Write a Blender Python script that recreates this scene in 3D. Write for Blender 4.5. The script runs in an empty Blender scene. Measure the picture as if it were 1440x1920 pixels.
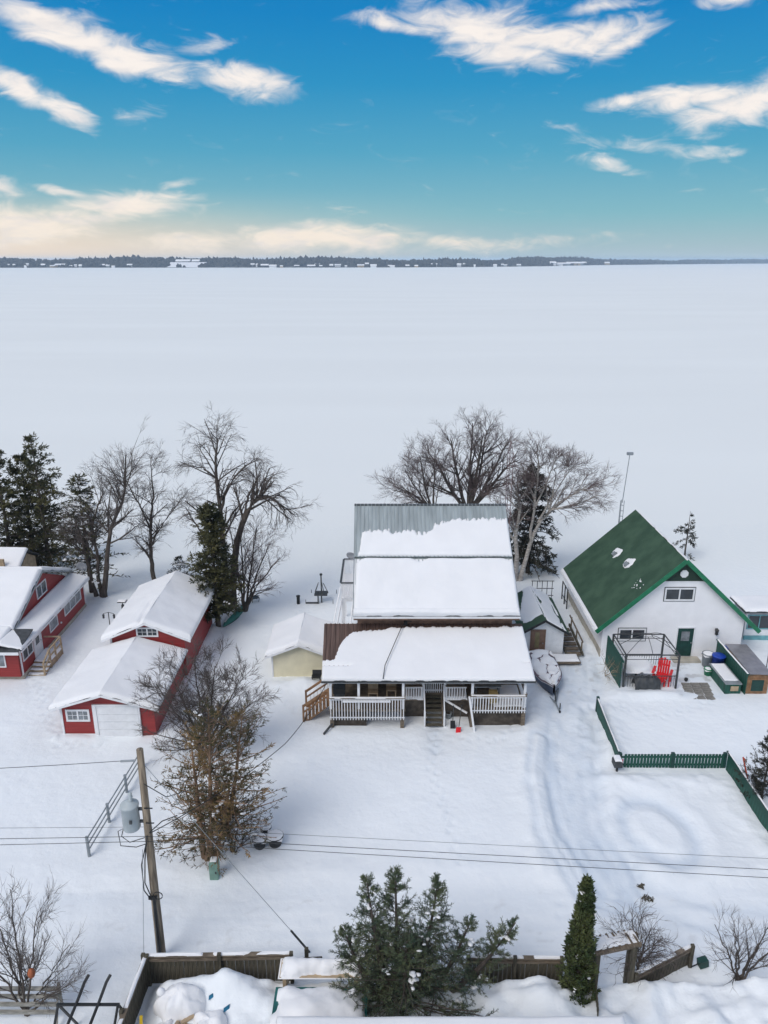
import bpy, math, random
import numpy as np
from mathutils import Vector, Matrix
R = math.radians
sc = bpy.context.scene
# ------------------------------------------------------------------ camera
cam = bpy.data.cameras.new('camera'); camo = bpy.data.objects.new('camera', cam)
sc.collection.objects.link(camo)
cam.sensor_fit = 'VERTICAL'; cam.sensor_height = 24.0; cam.sensor_width = 18.0
cam.lens = 24.0*1430/1920
cam.clip_start = 0.1; cam.clip_end = 30000
camo.location = (0, 0, 24); camo.rotation_euler = (R(90-18.2665), 0, 0)
sc.camera = camo
# ------------------------------------------------------------------ light
SUN_AZ, SUN_EL = -140.0, 47.0          # degrees clockwise from +Y, elevation
sd = bpy.data.lights.new('sun', 'SUN'); so = bpy.data.objects.new('sun', sd); sc.collection.objects.link(so)
sd.energy = 2.0; sd.angle = R(34); sd.color = (1.0, 0.955, 0.90)
sdir = Vector((math.sin(R(SUN_AZ))*math.cos(R(SUN_EL)), math.cos(R(SUN_AZ))*math.cos(R(SUN_EL)), math.sin(R(SUN_EL))))
so.rotation_euler = sdir.to_track_quat('Z', 'Y').to_euler(); so.location = (-30, -40, 60)
sc.view_settings.view_transform = 'Standard'; sc.view_settings.look = 'None'
sc.view_settings.gamma = 1.0; sc.view_settings.exposure = -0.06; sc.view_settings.use_curve_mapping = False
sc.cycles.use_denoising = True
sc.cycles.max_bounces = 6; sc.cycles.volume_bounces = 1; sc.cycles.transparent_max_bounces = 8

W = bpy.data.worlds.new('World'); sc.world = W; W.use_nodes = True
wn, wl = W.node_tree.nodes, W.node_tree.links
wn.clear()
def N(tree, t, **kw):
    n = tree.nodes.new(t)
    for k, v in kw.items(): setattr(n, k, v)
    return n
def build_world():
    T = W.node_tree; L = T.links.new
    def M(op, a, b=None, c=None, clamp=False):
        n = N(T, 'ShaderNodeMath', operation=op, use_clamp=clamp)
        for i, x in enumerate((a, b, c)):
            if x is None: continue
            if isinstance(x, (int, float)): n.inputs[i].default_value = x
            else: L(x, n.inputs[i])
        return n.outputs[0]
    def MR(v, a, b, c, d, smooth=True):
        n = N(T, 'ShaderNodeMapRange'); n.interpolation_type = 'SMOOTHSTEP' if smooth else 'LINEAR'
        L(v, n.inputs[0])
        for i, x in enumerate((a, b, c, d)): n.inputs[i+1].default_value = x
        return n.outputs[0]
    def MIX(f, a, b, blend='MIX'):
        n = N(T, 'ShaderNodeMix', data_type='RGBA', blend_type=blend)
        if isinstance(f, (int, float)): n.inputs[0].default_value = f
        else: L(f, n.inputs[0])
        for s, x in ((n.inputs[6], a), (n.inputs[7], b)):
            if isinstance(x, tuple): s.default_value = (*x, 1)
            else: L(x, s)
        return n.outputs[2]
    tc = N(T, 'ShaderNodeTexCoord')
    sky = N(T, 'ShaderNodeTexSky'); sky.sky_type = 'NISHITA'; sky.sun_disc = False
    sky.sun_elevation = R(SUN_EL); sky.sun_rotation = R(SUN_AZ)
    sky.air_density = 1.0; sky.dust_density = 0.6; sky.ozone_density = 2.0
    sep = N(T, 'ShaderNodeSeparateXYZ'); L(tc.outputs['Generated'], sep.inputs[0])
    az = M('MULTIPLY', M('ARCTAN2', sep.outputs[0], sep.outputs[1]), 57.2958)
    el = M('MULTIPLY', M('ARCSINE', sep.outputs[2]), 57.2958)
    # colour of the clear air by elevation
    cr = N(T, 'ShaderNodeValToRGB'); L(MR(el, -2, 60, 0, 1, False), cr.inputs[0])
    e = cr.color_ramp.elements; stops = [(-2, (.42, .54, .58)), (0.3, (.43, .55, .59)), (3, (.23, .50, .58)), (7, (.085, .39, .58)), (11, (.020, .30, .58)), (15, (.002, .235, .57)), (30, (.03, .18, .46)), (60, (.05, .17, .40))]
    e[0].position = 0; e[0].color = (*stops[0][1], 1); e[1].position = 1; e[1].color = (*stops[-1][1], 1)
    for el_, c in stops[1:-1]:
        x = e.new((el_+2)/62); x.color = (*c, 1)
    base = MIX(0.04, cr.outputs[0], MIX(1.0, sky.outputs[0], (.10, .10, .10), 'MULTIPLY'))
    # distorted az/el field for the clouds
    comb = N(T, 'ShaderNodeCombineXYZ'); L(az, comb.inputs[0]); L(el, comb.inputs[1])
    def noise(scale_x, scale_y, sc_, det, rough=.55, off=(0, 0, 0), dist=0.0):
        mp = N(T, 'ShaderNodeMapping'); L(comb.outputs[0], mp.inputs[0])
        mp.inputs['Scale'].default_value = (scale_x, scale_y, 1); mp.inputs['Location'].default_value = off
        n = N(T, 'ShaderNodeTexNoise'); L(mp.outputs[0], n.inputs['Vector'])
        n.inputs['Scale'].default_value = sc_; n.inputs['Detail'].default_value = det; n.inputs['Roughness'].default_value = rough
        n.inputs['Distortion'].default_value = dist
        return n
    n1 = noise(.10, .32, 1.0, 4, .55)
    v = N(T, 'ShaderNodeVectorMath', operation='SUBTRACT'); L(n1.outputs['Color'], v.inputs[0]); v.inputs[1].default_value = (.5, .5, .5)
    v2 = N(T, 'ShaderNodeVectorMath', operation='MULTIPLY'); L(v.outputs[0], v2.inputs[0]); v2.inputs[1].default_value = (6.0, 2.0, 0)
    v3 = N(T, 'ShaderNodeVectorMath', operation='ADD'); L(comb.outputs[0], v3.inputs[0]); L(v2.outputs[0], v3.inputs[1])
    blobs = [(-20.6, 13.3, 6.0, 1.35, -14, 1), (-15.4, 12.0, 5.2, 1.3, -12, 1), (-9.5, 11.3, 4.2, 1.25, -4, 1), (-12.0, 13.0, 2.6, .7, 8, .55),
             (-23.6, 10.3, 3.2, 1.1, -22, 1), (-21.0, 9.2, 2.8, 1.2, -24, .95), (-16.2, 9.0, 2.6, .8, 4, .55),
             (-17.4, 3.4, 5.2, 1.1, 2, 1), (-21.2, 4.0, 3.0, .55, -8, .75), (-14.2, 4.7, 2.4, .5, 10, .5), (-24, 2.0, 7.5, 1.7, 0, .95), (-25, 4.2, 3.5, 1.0, 0, .6),
             (-4.5, 1.5, 9.5, 1.25, 1, 1), (-13, 1.2, 6, 1.2, 0, .8), (4, 1.3, 9, 1.0, -3, .7), (12, 1.4, 7, .6, 0, .4),
             (5.8, 14.2, 6.5, 1.7, -6, 1), (8.2, 12.6, 5.6, 1.3, -2, 1), (13.6, 13.3, 4.6, 1.0, 10, .95), (.6, 14.3, 3.4, .8, -6, .8), (13.5, 14.9, 4, .6, 0, .7),
             (22.8, 9.2, 5.2, 1.6, 14, 1), (17.4, 9.8, 4.6, .65, 2, .85), (25, 10.6, 3.0, 1.5, 0, 1), (26, 8.6, 3, 1.2, 0, 1), (20, 9.6, 4.5, .95, 6, .95), (10.5, 13.4, 6, 1.2, 2, 1), (-17.8, 12.6, 5, 1.3, -12, 1), (-21, 2.6, 6, 1.0, 4, .95), (15.5, 13.0, 3.2, .8, 10, .85),
             (15.2, 6.2, 2.4, .75, -12, .7), (17.4, 7.2, 5.5, .7, -10, .42), (21.8, 6.5, 3.4, .6, -6, .6), (12.5, 8.6, 2.6, .6, -8, .3), (22.5, 14.9, 4, .7, 2, .8), (-3, 3.0, 3, .35, -6, .3)]
    tot = None
    for (a, b, w, h, r, s) in blobs:
        mp = N(T, 'ShaderNodeMapping', vector_type='TEXTURE'); L(v3.outputs[0], mp.inputs[0])
        mp.inputs['Location'].default_value = (a, b, 0); mp.inputs['Rotation'].default_value = (0, 0, R(r)); mp.inputs['Scale'].default_value = (w, h, 1)
        ln = N(T, 'ShaderNodeVectorMath', operation='LENGTH'); L(mp.outputs[0], ln.inputs[0])
        x = MR(ln.outputs['Value'], 0.0, 1.25, s, 0.0)
        tot = x if tot is None else M('MAXIMUM', tot, x)
    # streaky cloud beyond the view, cover raised to make the light less blue
    fld = noise(.055, .16, 1.0, 5, .55, (11.3, 4.1, 0), .4)
    rest = MR(fld.outputs[0], .43, .60, 0, 1)
    out = M('MAXIMUM', MR(M('ABSOLUTE', az), 26, 34, 0, 1), MR(el, 16.5, 21, 0, 1))
    tot = M('MAXIMUM', tot, M('MULTIPLY', rest, out))
    n2 = noise(.34, .85, 1.0, 6, .58, (3, 7, 0), 1.2)
    dens = M('ADD', tot, M('MULTIPLY', M('SUBTRACT', n2.outputs[0],   .5), 1.3))
    f = MR(dens, .11, 1.0, 0, 1)
    n3 = noise(.25, .9, 1.3, 5, .6, (9, 2, 0))
    lo = MR(el, 0.5, 7, 0, 1)
    ccol = MIX(lo, (1.0, .88, .74), (1.0, .93, .88))
    ccol = MIX(MR(n3.outputs[0], .42, .72, 0, .40), ccol, (.66, .67, .72))
    warm = M('MULTIPLY', MR(az, -30, 12, 1, 0), MR(el, 0, 5.0, 1.0, 0))
    base = MIX(warm, base, (1.0, .80, .60))
    fin = MIX(f, base, ccol)
    bg = N(T, 'ShaderNodeBackground'); L(fin, bg.inputs[0]); bg.inputs[1].default_value = 1.0
    o = N(T, 'ShaderNodeOutputWorld'); L(bg.outputs[0], o.inputs[0])
build_world()
W.cycles.sampling_method = 'MANUAL'; W.cycles.sample_map_resolution = 256
# ------------------------------------------------------------------ materials
MATS = {}
def mat(name, col, rough=.7, var=.12, scale=3.0, col2=None, mix=(.4, .65), bump=0.0, bscale=20.0, metal=0.0, spec=.4, det=5.0, stretch=(1, 1, 1), bdist=.02):
    m = bpy.data.materials.new(name); m.use_nodes = True
    t = m.node_tree; b = t.nodes['Principled BSDF']
    b.inputs['Roughness'].default_value = rough; b.inputs['Metallic'].default_value = metal
    b.inputs['Specular IOR Level'].default_value = spec
    tc = t.nodes.new('ShaderNodeTexCoord'); mp = t.nodes.new('ShaderNodeMapping'); mp.inputs['Scale'].default_value = stretch
    t.links.new(tc.outputs['Object'], mp.inputs[0])
    n = t.nodes.new('ShaderNodeTexNoise'); n.inputs['Scale'].default_value = scale; n.inputs['Detail'].default_value = det
    t.links.new(mp.outputs[0], n.inputs['Vector'])
    cr = t.nodes.new('ShaderNodeValToRGB'); t.links.new(n.outputs[0], cr.inputs[0])
    c1 = tuple(max(0, x*(1-var)) for x in col); c2 = col2 if col2 else tuple(min(1, x*(1+var)) for x in col)
    cr.color_ramp.elements[0].position = mix[0]; cr.color_ramp.elements[0].color = (*c1, 1)
    cr.color_ramp.elements[1].position = mix[1]; cr.color_ramp.elements[1].color = (*c2, 1)
    t.links.new(cr.outputs[0], b.inputs['Base Color'])
    if bump:
        n2 = t.nodes.new('ShaderNodeTexNoise'); n2.inputs['Scale'].default_value = bscale; n2.inputs['Detail'].default_value = 4
        t.links.new(mp.outputs[0], n2.inputs['Vector'])
        bp = t.nodes.new('ShaderNodeBump'); bp.inputs['Strength'].default_value = bump; bp.inputs['Distance'].default_value = bdist
        t.links.new(n2.outputs[0], bp.inputs['Height']); t.links.new(bp.outputs[0], b.inputs['Normal'])
    MATS[name] = m
    return m
SNOW = mat('snow', (.83, .835, .85), .65, .02, .6, bump=.25, bscale=9, spec=.2, bdist=.03)
GSNOW = mat('ground_snow', (.83, .865, .895), .7, .02, .22, bump=.5, bscale=3.0, spec=.15, bdist=.08)
def ground_mat():
    t = GSNOW.node_tree; b = t.nodes['Principled BSDF']; src = b.inputs['Base Color'].links[0].from_socket
    def mix(fac, a, col):
        m = t.nodes.new('ShaderNodeMix'); m.data_type = 'RGBA'; t.links.new(fac, m.inputs[0]); t.links.new(a, m.inputs[6]); m.inputs[7].default_value = (*col, 1); return m.outputs[2]
    a1 = t.nodes.new('ShaderNodeAttribute'); a1.attribute_name = 'packed'; a2 = t.nodes.new('ShaderNodeAttribute'); a2.attribute_name = 'shore'; a3 = t.nodes.new('ShaderNodeAttribute'); a3.attribute_name = 'dirt'
    c = mix(a2.outputs['Fac'], src, (.80, .825, .82)); c = mix(a1.outputs['Fac'], c, (.60, .67, .75)); c = mix(a3.outputs['Fac'], c, (.34, .33, .32))
    t.links.new(c, b.inputs['Base Color'])
ground_mat()
LAKE = mat('lake_snow', (.80, .825, .82), .8, .015, .012, bump=.05, bscale=.25, spec=.1, stretch=(.5, 2.5, 1), bdist=.2)
RED = mat('red_siding', (.28, .031, .030), .55, .14, 2.0, bump=.15, bscale=6, stretch=(.3, .3, 8))
WHITE = mat('white_paint', (.76, .77, .79), .5, .05, 3)
STUCCO = mat('white_stucco', (.86, .86, .88), .85, .03, 1.2, bump=.1, bscale=40)
CREAM = mat('pale_yellow_siding', (.70, .65, .48), .7, .06, 1.5)
CONC = mat('concrete', (.42, .39, .33), .9, .15, 2.0, bump=.2, bscale=15)
GALV = mat('galvanised_metal', (.46, .51, .51), .36, .16, 1.2, metal=.6, stretch=(3, .4, .4), mix=(.35, .7))
BROWNM = mat('brown_metal', (.13, .085, .07), .45, .25, 1.5, metal=.2, stretch=(5, .3, .3))
FASCIA = mat('brown_fascia', (.20, .12, .085), .6, .2, 3)
GREENROOF = mat('green_shingle', (.036, .082, .050), .9, .15, .9, col2=(.050, .100, .062), bump=.4, bscale=25)
GREEN = mat('green_paint', (.012, .16, .075), .5, .15, 4)
DGREEN = mat('dark_green_paint', (.008, .048, .04), .5, .2, 3)
FENCEG = mat('green_fence_stain', (.014, .085, .062), .65, .3, 2.5, stretch=(4, 4, .5))
GLASS = mat('window_glass', (.035, .045, .055), .08, .4, 1.0, spec=.6)
CURT = mat('curtained_glass', (.22, .24, .26), .12, .3, 2.5, spec=.6)
WOOD = mat('weathered_wood', (.17, .135, .10), .85, .3, 3, stretch=(1, 1, 6), bump=.3, bscale=10)
OLDWOOD = mat('grey_old_wood', (.085, .076, .055), .9, .35, 3, stretch=(5, 5, .7), bump=.3, bscale=10)
DECKW = mat('stained_wood', (.26, .145, .075), .7, .25, 4)
TANW = mat('tan_wood', (.42, .32, .21), .75, .15, 4)
SKIRT_SHADE = mat('skirting_and_shade', (.075, .062, .05), .9, .35, 3, bump=.2, bscale=15)
BLACK = mat('black_metal', (.018, .02, .022), .45, .2, 5)
DGREY = mat('dark_grey', (.055, .06, .065), .6, .25, 4)
GREY = mat('grey_metal', (.30, .33, .35), .45, .12, 3, metal=.3)
TRANSF = mat('transformer_grey', (.42, .47, .49), .45, .06, 3)
POLEW = mat('pole_wood', (.22, .175, .13), .85, .35, 2.5, col2=(.33, .27, .2), stretch=(6, 6, .4), bump=.4, bscale=8)
REDP = mat('red_plastic', (.68, .016, .022), .4, .12, 5)
BLUEP = mat('blue_plastic', (.008, .05, .36), .4, .15, 4)
GREENP = mat('green_plastic', (.01, .22, .10), .4, .15, 4)
TEAL = mat('teal_paint', (.16, .38, .42), .5, .15, 2)
YELLOW = mat('yellow_paint', (.62, .42, .02), .5, .15, 4)
PADGREEN = mat('pale_green_box', (.19, .32, .26), .5, .12, 4)
PAVER = mat('paving_stone', (.21, .20, .18), .9, .2, 5, bump=.3, bscale=20)
BARK = mat('bark', (.085, .070, .060), .9, .3, 3, bump=.4, bscale=12, stretch=(3, 3, .6))
TWIG = mat('twig', (.115, .096, .088), .85, .25, 1.0)
PTWIG = mat('pinkish_twig', (.155, .12, .12), .85, .25, 1.0)
BIRCH = mat('birch_bark', (.42, .38, .34), .8, .3, 4, col2=(.55, .51, .47), stretch=(1, 1, 4))
NEEDLE = mat('spruce_needles', (.070, .125, .085), .75, .3, 1.2, col2=(.15, .17, .075), mix=(.38, .7))
DNEEDLE = mat('dark_needles', (.022, .028, .020), .8, .3, 1.0, col2=(.05, .05, .032))
CEDAR = mat('cedar_foliage', (.045, .055, .025), .8, .3, .8, col2=(.11, .10, .035))
BCEDAR = mat('browned_cedar', (.075, .075, .030), .8, .25, .75, col2=(.34, .21, .08), mix=(.49, .66))
COLCED = mat('columnar_cedar', (.050, .085, .028), .8, .3, 1.5, col2=(.11, .13, .045))
TARP = mat('boat_cover', (.16, .12, .145), .7, .3, 2)
HULL = mat('boat_hull', (.05, .07, .12), .35, .3, 2)
CANOE = mat('canoe_green', (.01, .13, .11), .4, .2, 2)
DISHM = mat('dish_grey', (.35, .36, .38), .5, .1, 3)
ORANGE = mat('orange_red', (.55, .09, .04), .5, .1, 3)
FARWOOD = mat('far_wood', (.045, .045, .045), .95, .3, .02)
FARHILL = mat('far_hill', (.055, .055, .055), .95, .3, .008, col2=(.13, .135, .14), mix=(.55, .8))
CARD = mat('cardboard', (.36, .27, .11), .8, .15, 5)
FRAMEG = mat('dark_frame', (.05, .055, .058), .5, .2, 4)
SPAW = mat('spa_side', (.45, .47, .44), .6, .08, 2)
# ------------------------------------------------------------------ mesh tools
COL = sc.collection
def link(o, parent=None):
    COL.objects.link(o)
    if parent is not None: o.parent = parent
    return o
def props(o, label=None, cat=None, group=None, kind=None):
    if label: o['label'] = label
    if cat: o['category'] = cat
    if group: o['group'] = group
    if kind: o['kind'] = kind
    return o
def thing(name, label, cat, loc=(0, 0, 0), rz=0.0, group=None):
    o = bpy.data.objects.new(name, None); o.empty_display_size = .2
    o.location = loc; o.rotation_euler = (0, 0, rz)
    link(o); return props(o, label, cat, group, 'thing')
def V3(*a): return np.array(a, float)
class MB:
    """collects polygons in WORLD metres (or local ones), builds one mesh"""
    def __init__(s): s.v = []; s.f = []
    def add(s, vs, fs):
        b = len(s.v); s.v += [tuple(map(float, p)) for p in vs]; s.f += [tuple(i+b for i in f) for f in fs]; return s
    def box(s, x0, x1, y0, y1, z0, z1):
        return s.add([(x0, y0, z0), (x1, y0, z0), (x1, y1, z0), (x0, y1, z0), (x0, y0, z1), (x1, y0, z1), (x1, y1, z1), (x0, y1, z1)],
                     [(0, 3, 2, 1), (4, 5, 6, 7), (0, 1, 5, 4), (1, 2, 6, 5), (2, 3, 7, 6), (3, 0, 4, 7)])
    def obox(s, c, a, b, d):
        c, a, b, d = map(lambda q: np.array(q, float), (c, a, b, d))
        vs = [c+i*a+j*b+k*d for k in (-1, 1) for (i, j) in ((-1, -1), (1, -1), (1, 1), (-1, 1))]
        return s.add(vs, [(0, 3, 2, 1), (4, 5, 6, 7), (0, 1, 5, 4), (1, 2, 6, 5), (2, 3, 7, 6), (3, 0, 4, 7)])
    def bar(s, p, q, w, h=None):
        p = np.array(p, float); q = np.array(q, float); h = h or w
        d = (q-p); L = np.linalg.norm(d); d = d/L
        ref = V3(0, 0, 1) if abs(d[2]) < .9 else V3(0, 1, 0)
        a = np.cross(d, ref); a /= np.linalg.norm(a); b = np.cross(a, d)
        return s.obox((p+q)/2, d*L/2, a*w/2, b*h/2)
    def tube(s, pts, rad, n=8, cap=True):
        pts = [np.array(p, float) for p in pts]
        if not hasattr(rad, '__len__'): rad = [rad]*len(pts)
        vs = []
        for i, p in enumerate(pts):
            d = pts[min(i+1, len(pts)-1)]-pts[max(i-1, 0)]; d = d/(np.linalg.norm(d)+1e-9)
            ref = V3(0, 0, 1) if abs(d[2]) < .9 else V3(0, 1, 0)
            a = np.cross(d, ref); a /= np.linalg.norm(a); b = np.cross(a, d)
            for k in range(n):
                t = 2*math.pi*k/n; vs.append(p+rad[i]*(a*math.cos(t)+b*math.sin(t)))
        fs = [(i*n+k, i*n+(k+1) % n, (i+1)*n+(k+1) % n, (i+1)*n+k) for i in range(len(pts)-1) for k in range(n)]
        if cap: fs += [tuple(range(n))[::-1], tuple(range((len(pts)-1)*n, len(pts)*n))]
        return s.add(vs, fs)
    def lathe(s, c, prof, n=16):
        vs = [(c[0]+r*math.cos(2*math.pi*k/n), c[1]+r*math.sin(2*math.pi*k/n), c[2]+z) for (r, z) in prof for k in range(n)]
        m = len(prof)
        fs = [(i*n+k, i*n+(k+1) % n, (i+1)*n+(k+1) % n, (i+1)*n+k) for i in range(m-1) for k in range(n)]
        fs += [tuple(range(n))[::-1], tuple(range((m-1)*n, m*n))]
        return s.add(vs, fs)
    def prism(s, poly, d):
        """poly: list of 3d points (one planar polygon), swept by vector d"""
        n = len(poly); p = [np.array(q, float) for q in poly]; d = np.array(d, float)
        return s.add(p+[q+d for q in p], [tuple(range(n))[::-1], tuple(range(n, 2*n))]+[(i, (i+1) % n, n+(i+1) % n, n+i) for i in range(n)])
    def mesh(s, name, mt, smooth=False, off=(0, 0, 0)):
        me = bpy.data.meshes.new(name)
        me.from_pydata([(x-off[0], y-off[1], z-off[2]) for x, y, z in s.v], [], s.f)
        me.materials.append(mt)
        if smooth: me.polygons.foreach_set('use_smooth', [True]*len(me.polygons))
        me.update(); return me
    def part(s, name, mt, parent, smooth=False, local=False, label=None, root=None):
        if local: off = (0, 0, 0)
        else:
            r = parent
            while r.parent is not None: r = r.parent
            off = r.location
        o = bpy.data.objects.new(name, s.mesh(name, mt, smooth, off)); link(o, parent)
        if label: o['label'] = label
        return o
    def solo(s, name, mt, label, cat, loc=(0, 0, 0), group=None, smooth=False, kind=None):
        o = bpy.data.objects.new(name, s.mesh(name, mt, smooth, loc)); o.location = loc; link(o)
        return props(o, label, cat, group, kind)
def piece(name, me, parent, loc, rot=(0, 0, 0), scale=(1, 1, 1)):
    o = bpy.data.objects.new(name, me); r = parent
    while r.parent is not None: r = r.parent
    o.location = tuple(a-b for a, b in zip(loc, r.location)); o.rotation_euler = rot; o.scale = scale
    return link(o, parent)
def boxmesh(name, mt, sx, sy, sz, zc=0.0):
    """box with its base (zc=0) or centre (zc=.5) at the origin"""
    m = MB().box(-sx/2, sx/2, -sy/2, sy/2, -sz*zc, sz*(1-zc)); return m.mesh(name, mt)
def npmesh(name, v, f, mt, smooth=False):
    """v (n,3), f (m,k) numpy arrays"""
    me = bpy.data.meshes.new(name); k = f.shape[1]
    me.vertices.add(len(v)); me.vertices.foreach_set('co', np.ascontiguousarray(v, np.float32).ravel())
    me.loops.add(f.size); me.loops.foreach_set('vertex_index', np.ascontiguousarray(f, np.int32).ravel())
    me.polygons.add(len(f)); me.polygons.foreach_set('loop_start', np.arange(0, f.size, k, dtype=np.int32))
    me.polygons.foreach_set('loop_total', np.full(len(f), k, np.int32))
    if smooth: me.polygons.foreach_set('use_smooth', np.ones(len(f), bool))
    me.materials.append(mt); me.update(calc_edges=True); return me
def gridmesh(name, P, mt, smooth=True):
    """P (nu,nv,3)"""
    nu, nv = P.shape[:2]; i = np.arange(nu*nv).reshape(nu, nv)
    f = np.stack([i[:-1, :-1], i[1:, :-1], i[1:, 1:], i[:-1, 1:]], -1).reshape(-1, 4)
    return npmesh(name, P.reshape(-1, 3), f, mt, smooth)
_t = np.random.RandomState(5).rand(256, 256)
def vnoise(x, y):
    xi = np.floor(x).astype(int); yi = np.floor(y).astype(int); fx = x-xi; fy = y-yi
    fx = fx*fx*(3-2*fx); fy = fy*fy*(3-2*fy)
    g = lambda a, b: _t[a % 256, b % 256]
    return (g(xi, yi)*(1-fx)+g(xi+1, yi)*fx)*(1-fy)+(g(xi, yi+1)*(1-fx)+g(xi+1, yi+1)*fx)*fy
def fbm(x, y, o=4, g=.5):
    s = 0; a = 1; t = 0
    for k in range(o):
        s = s+a*vnoise(x*2**k+17.3*k, y*2**k+5.1*k); t += a; a *= g
    return s/t-.5
def sstep(a, b, x):
    t = np.clip((x-a)/(b-a), 0, 1); return t*t*(3-2*t)
def snow(parent, O, U, Vv, T=.22, Rr=.22, dist=None, res=.12, nz=.25, name='snow_cover', sharp=(0, 0, 0, 0), mt=SNOW, sink=.025, seed=0.0, rag=.015):
    """a pillow of snow over the parallelogram O, O+U, O+V; dist(u,v) in metres trims it"""
    O, U, Vv = (np.array(q, float) for q in (O, U, Vv))
    Lu, Lv = np.linalg.norm(U), np.linalg.norm(Vv)
    if sharp[3]: Vv = Vv*(1+T*1.05*abs(Vv[2])/np.hypot(Vv[0], Vv[1])/Lv); Lv = np.linalg.norm(Vv)
    Nn = np.cross(U, Vv); Nn /= np.linalg.norm(Nn)
    if Nn[2] < 0: Nn = -Nn
    nu, nv = max(3, int(Lu/res)), max(3, int(Lv/res))
    def spaced(n, L):
        t = np.linspace(0, 1, n); ex = np.array([.02, .06, .11, .17])/L
        t = np.unique(np.concatenate([t, ex, 1-ex])); return t[(t >= 0) & (t <= 1)]
    tu, tv = spaced(nu, Lu), spaced(nv, Lv)
    u, v = np.meshgrid(tu*Lu, tv*Lv, indexing='ij')
    w = fbm(u*1.3+seed, v*1.3+seed*2.3, 3)*.16
    d = np.full_like(u, 9.)
    for k, e in enumerate((u, Lu-u, v, Lv-v)):
        d = np.minimum(d, e if not sharp[k] else e+Rr)
    if dist is not None: d = np.minimum(d, dist(u, v)+w*.0)
    d = d+rag*fbm(u*2.1+seed+7, v*2.1+seed, 3)*2-rag*.4*(rag > .1)
    q = np.clip(d/Rr, 0, 1); th = T*np.sqrt(np.maximum(0, 1-(1-q)**2))*(1+nz*fbm(u*.8+3+seed, v*.8+seed, 4)*2)
    th = np.where(d <= 0, -sink, th)
    P = O+u[..., None]/Lu*U+v[..., None]/Lv*Vv+th[..., None]*Nn
    r = parent
    while r.parent is not None: r = r.parent
    o = bpy.data.objects.new(name, gridmesh(name, P-np.array(r.location), mt)); link(o, parent); return o
def ribbed(mb, O, U, Vv, pitch=.23, rib=.045, rw=.07, thick=.02):
    """metal sheet with standing ribs running along V"""
    O, U, Vv = (np.array(q, float) for q in (O, U, Vv)); L = np.linalg.norm(U); ud = U/L
    Nn = np.cross(U, Vv); Nn /= np.linalg.norm(Nn)
    if Nn[2] < 0: Nn = -Nn
    xs = [(0, 0)]; x = pitch/2
    while x < L-rw:
        xs += [(x-rw/2, 0), (x-rw/4, rib), (x+rw/4, rib), (x+rw/2, 0)]; x += pitch
    xs.append((L, 0)); n = len(xs)
    lo = [O+ud*a+Nn*h for a, h in xs]; hi = [p+Vv for p in lo]
    mb.add(lo+hi, [(i, i+1, n+i+1, n+i) for i in range(n-1)])
    mb.add([O-Nn*thick, O+U-Nn*thick, O+U+Vv-Nn*thick, O+Vv-Nn*thick, O, O+U, O+U+Vv, O+Vv], [(0, 3, 2, 1), (0, 1, 5, 4), (1, 2, 6, 5), (2, 3, 7, 6), (3, 0, 4, 7)])
def window(root, O, U, Nv, w, h, panes=2, fr=WHITE, glass=GLASS, fw=.07, out=.05, bars=0, label=None, sill=False, outline=None):
    """casing, mullions and panes on a wall: O lower-left corner, U unit vector along the wall, N outward"""
    O, U, Nv = (np.array(q, float) for q in (O, U, Nv)); Z = V3(0, 0, 1); m = MB()
    def b(a0, a1, z0, z1, n0, n1):
        return (O+U*(a0+a1)/2+Z*(z0+z1)/2+Nv*(n0+n1)/2, U*(a1-a0)/2, Z*(z1-z0)/2, Nv*(n1-n0)/2)
    m.obox(*b(0, fw, 0, h, -.04, out)); m.obox(*b(w-fw, w, 0, h, -.04, out))
    m.obox(*b(fw, w-fw, 0, fw, -.04, out)); m.obox(*b(fw, w-fw, h-fw, h, -.04, out))
    pw = (w-2*fw-(panes-1)*fw*.8)/panes
    for k in range(1, panes): m.obox(*b(fw+k*pw+(k-1)*fw*.8, fw+k*pw+k*fw*.8, fw, h-fw, -.03, out-.006))
    f = m.part('window', fr, root, label=label)
    if outline:
        g = MB(); g.obox(*b(-.045, -.002, -.045, h+.045, -.02, .03)); g.obox(*b(w+.002, w+.045, -.045, h+.045, -.02, .03)); g.obox(*b(-.002, w+.002, -.045, -.002, -.02, .028)); g.obox(*b(-.002, w+.002, h+.002, h+.045, -.02, .028)); g.part('trim', outline, f)
    for k in range(panes):
        a = fw+k*(pw+fw*.8)
        MB().obox(*b(a+.001, a+pw-.001, fw+.001, h-fw-.001, -.03, .012)).part('pane', glass, f)
        if bars:
            g = MB(); g.obox(*b(a+pw/2-.012, a+pw/2+.012, fw, h-fw, .012, .028)); g.obox(*b(a, a+pw, h/2-.012, h/2+.012, .0125, .0275)); g.part('glazing_bar', fr, f)
    if sill:
        MB().obox(*b(-.04, w+.04, -.05, -.002, -.02, out+.05)).part('sill', fr, f)
    return f
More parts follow.
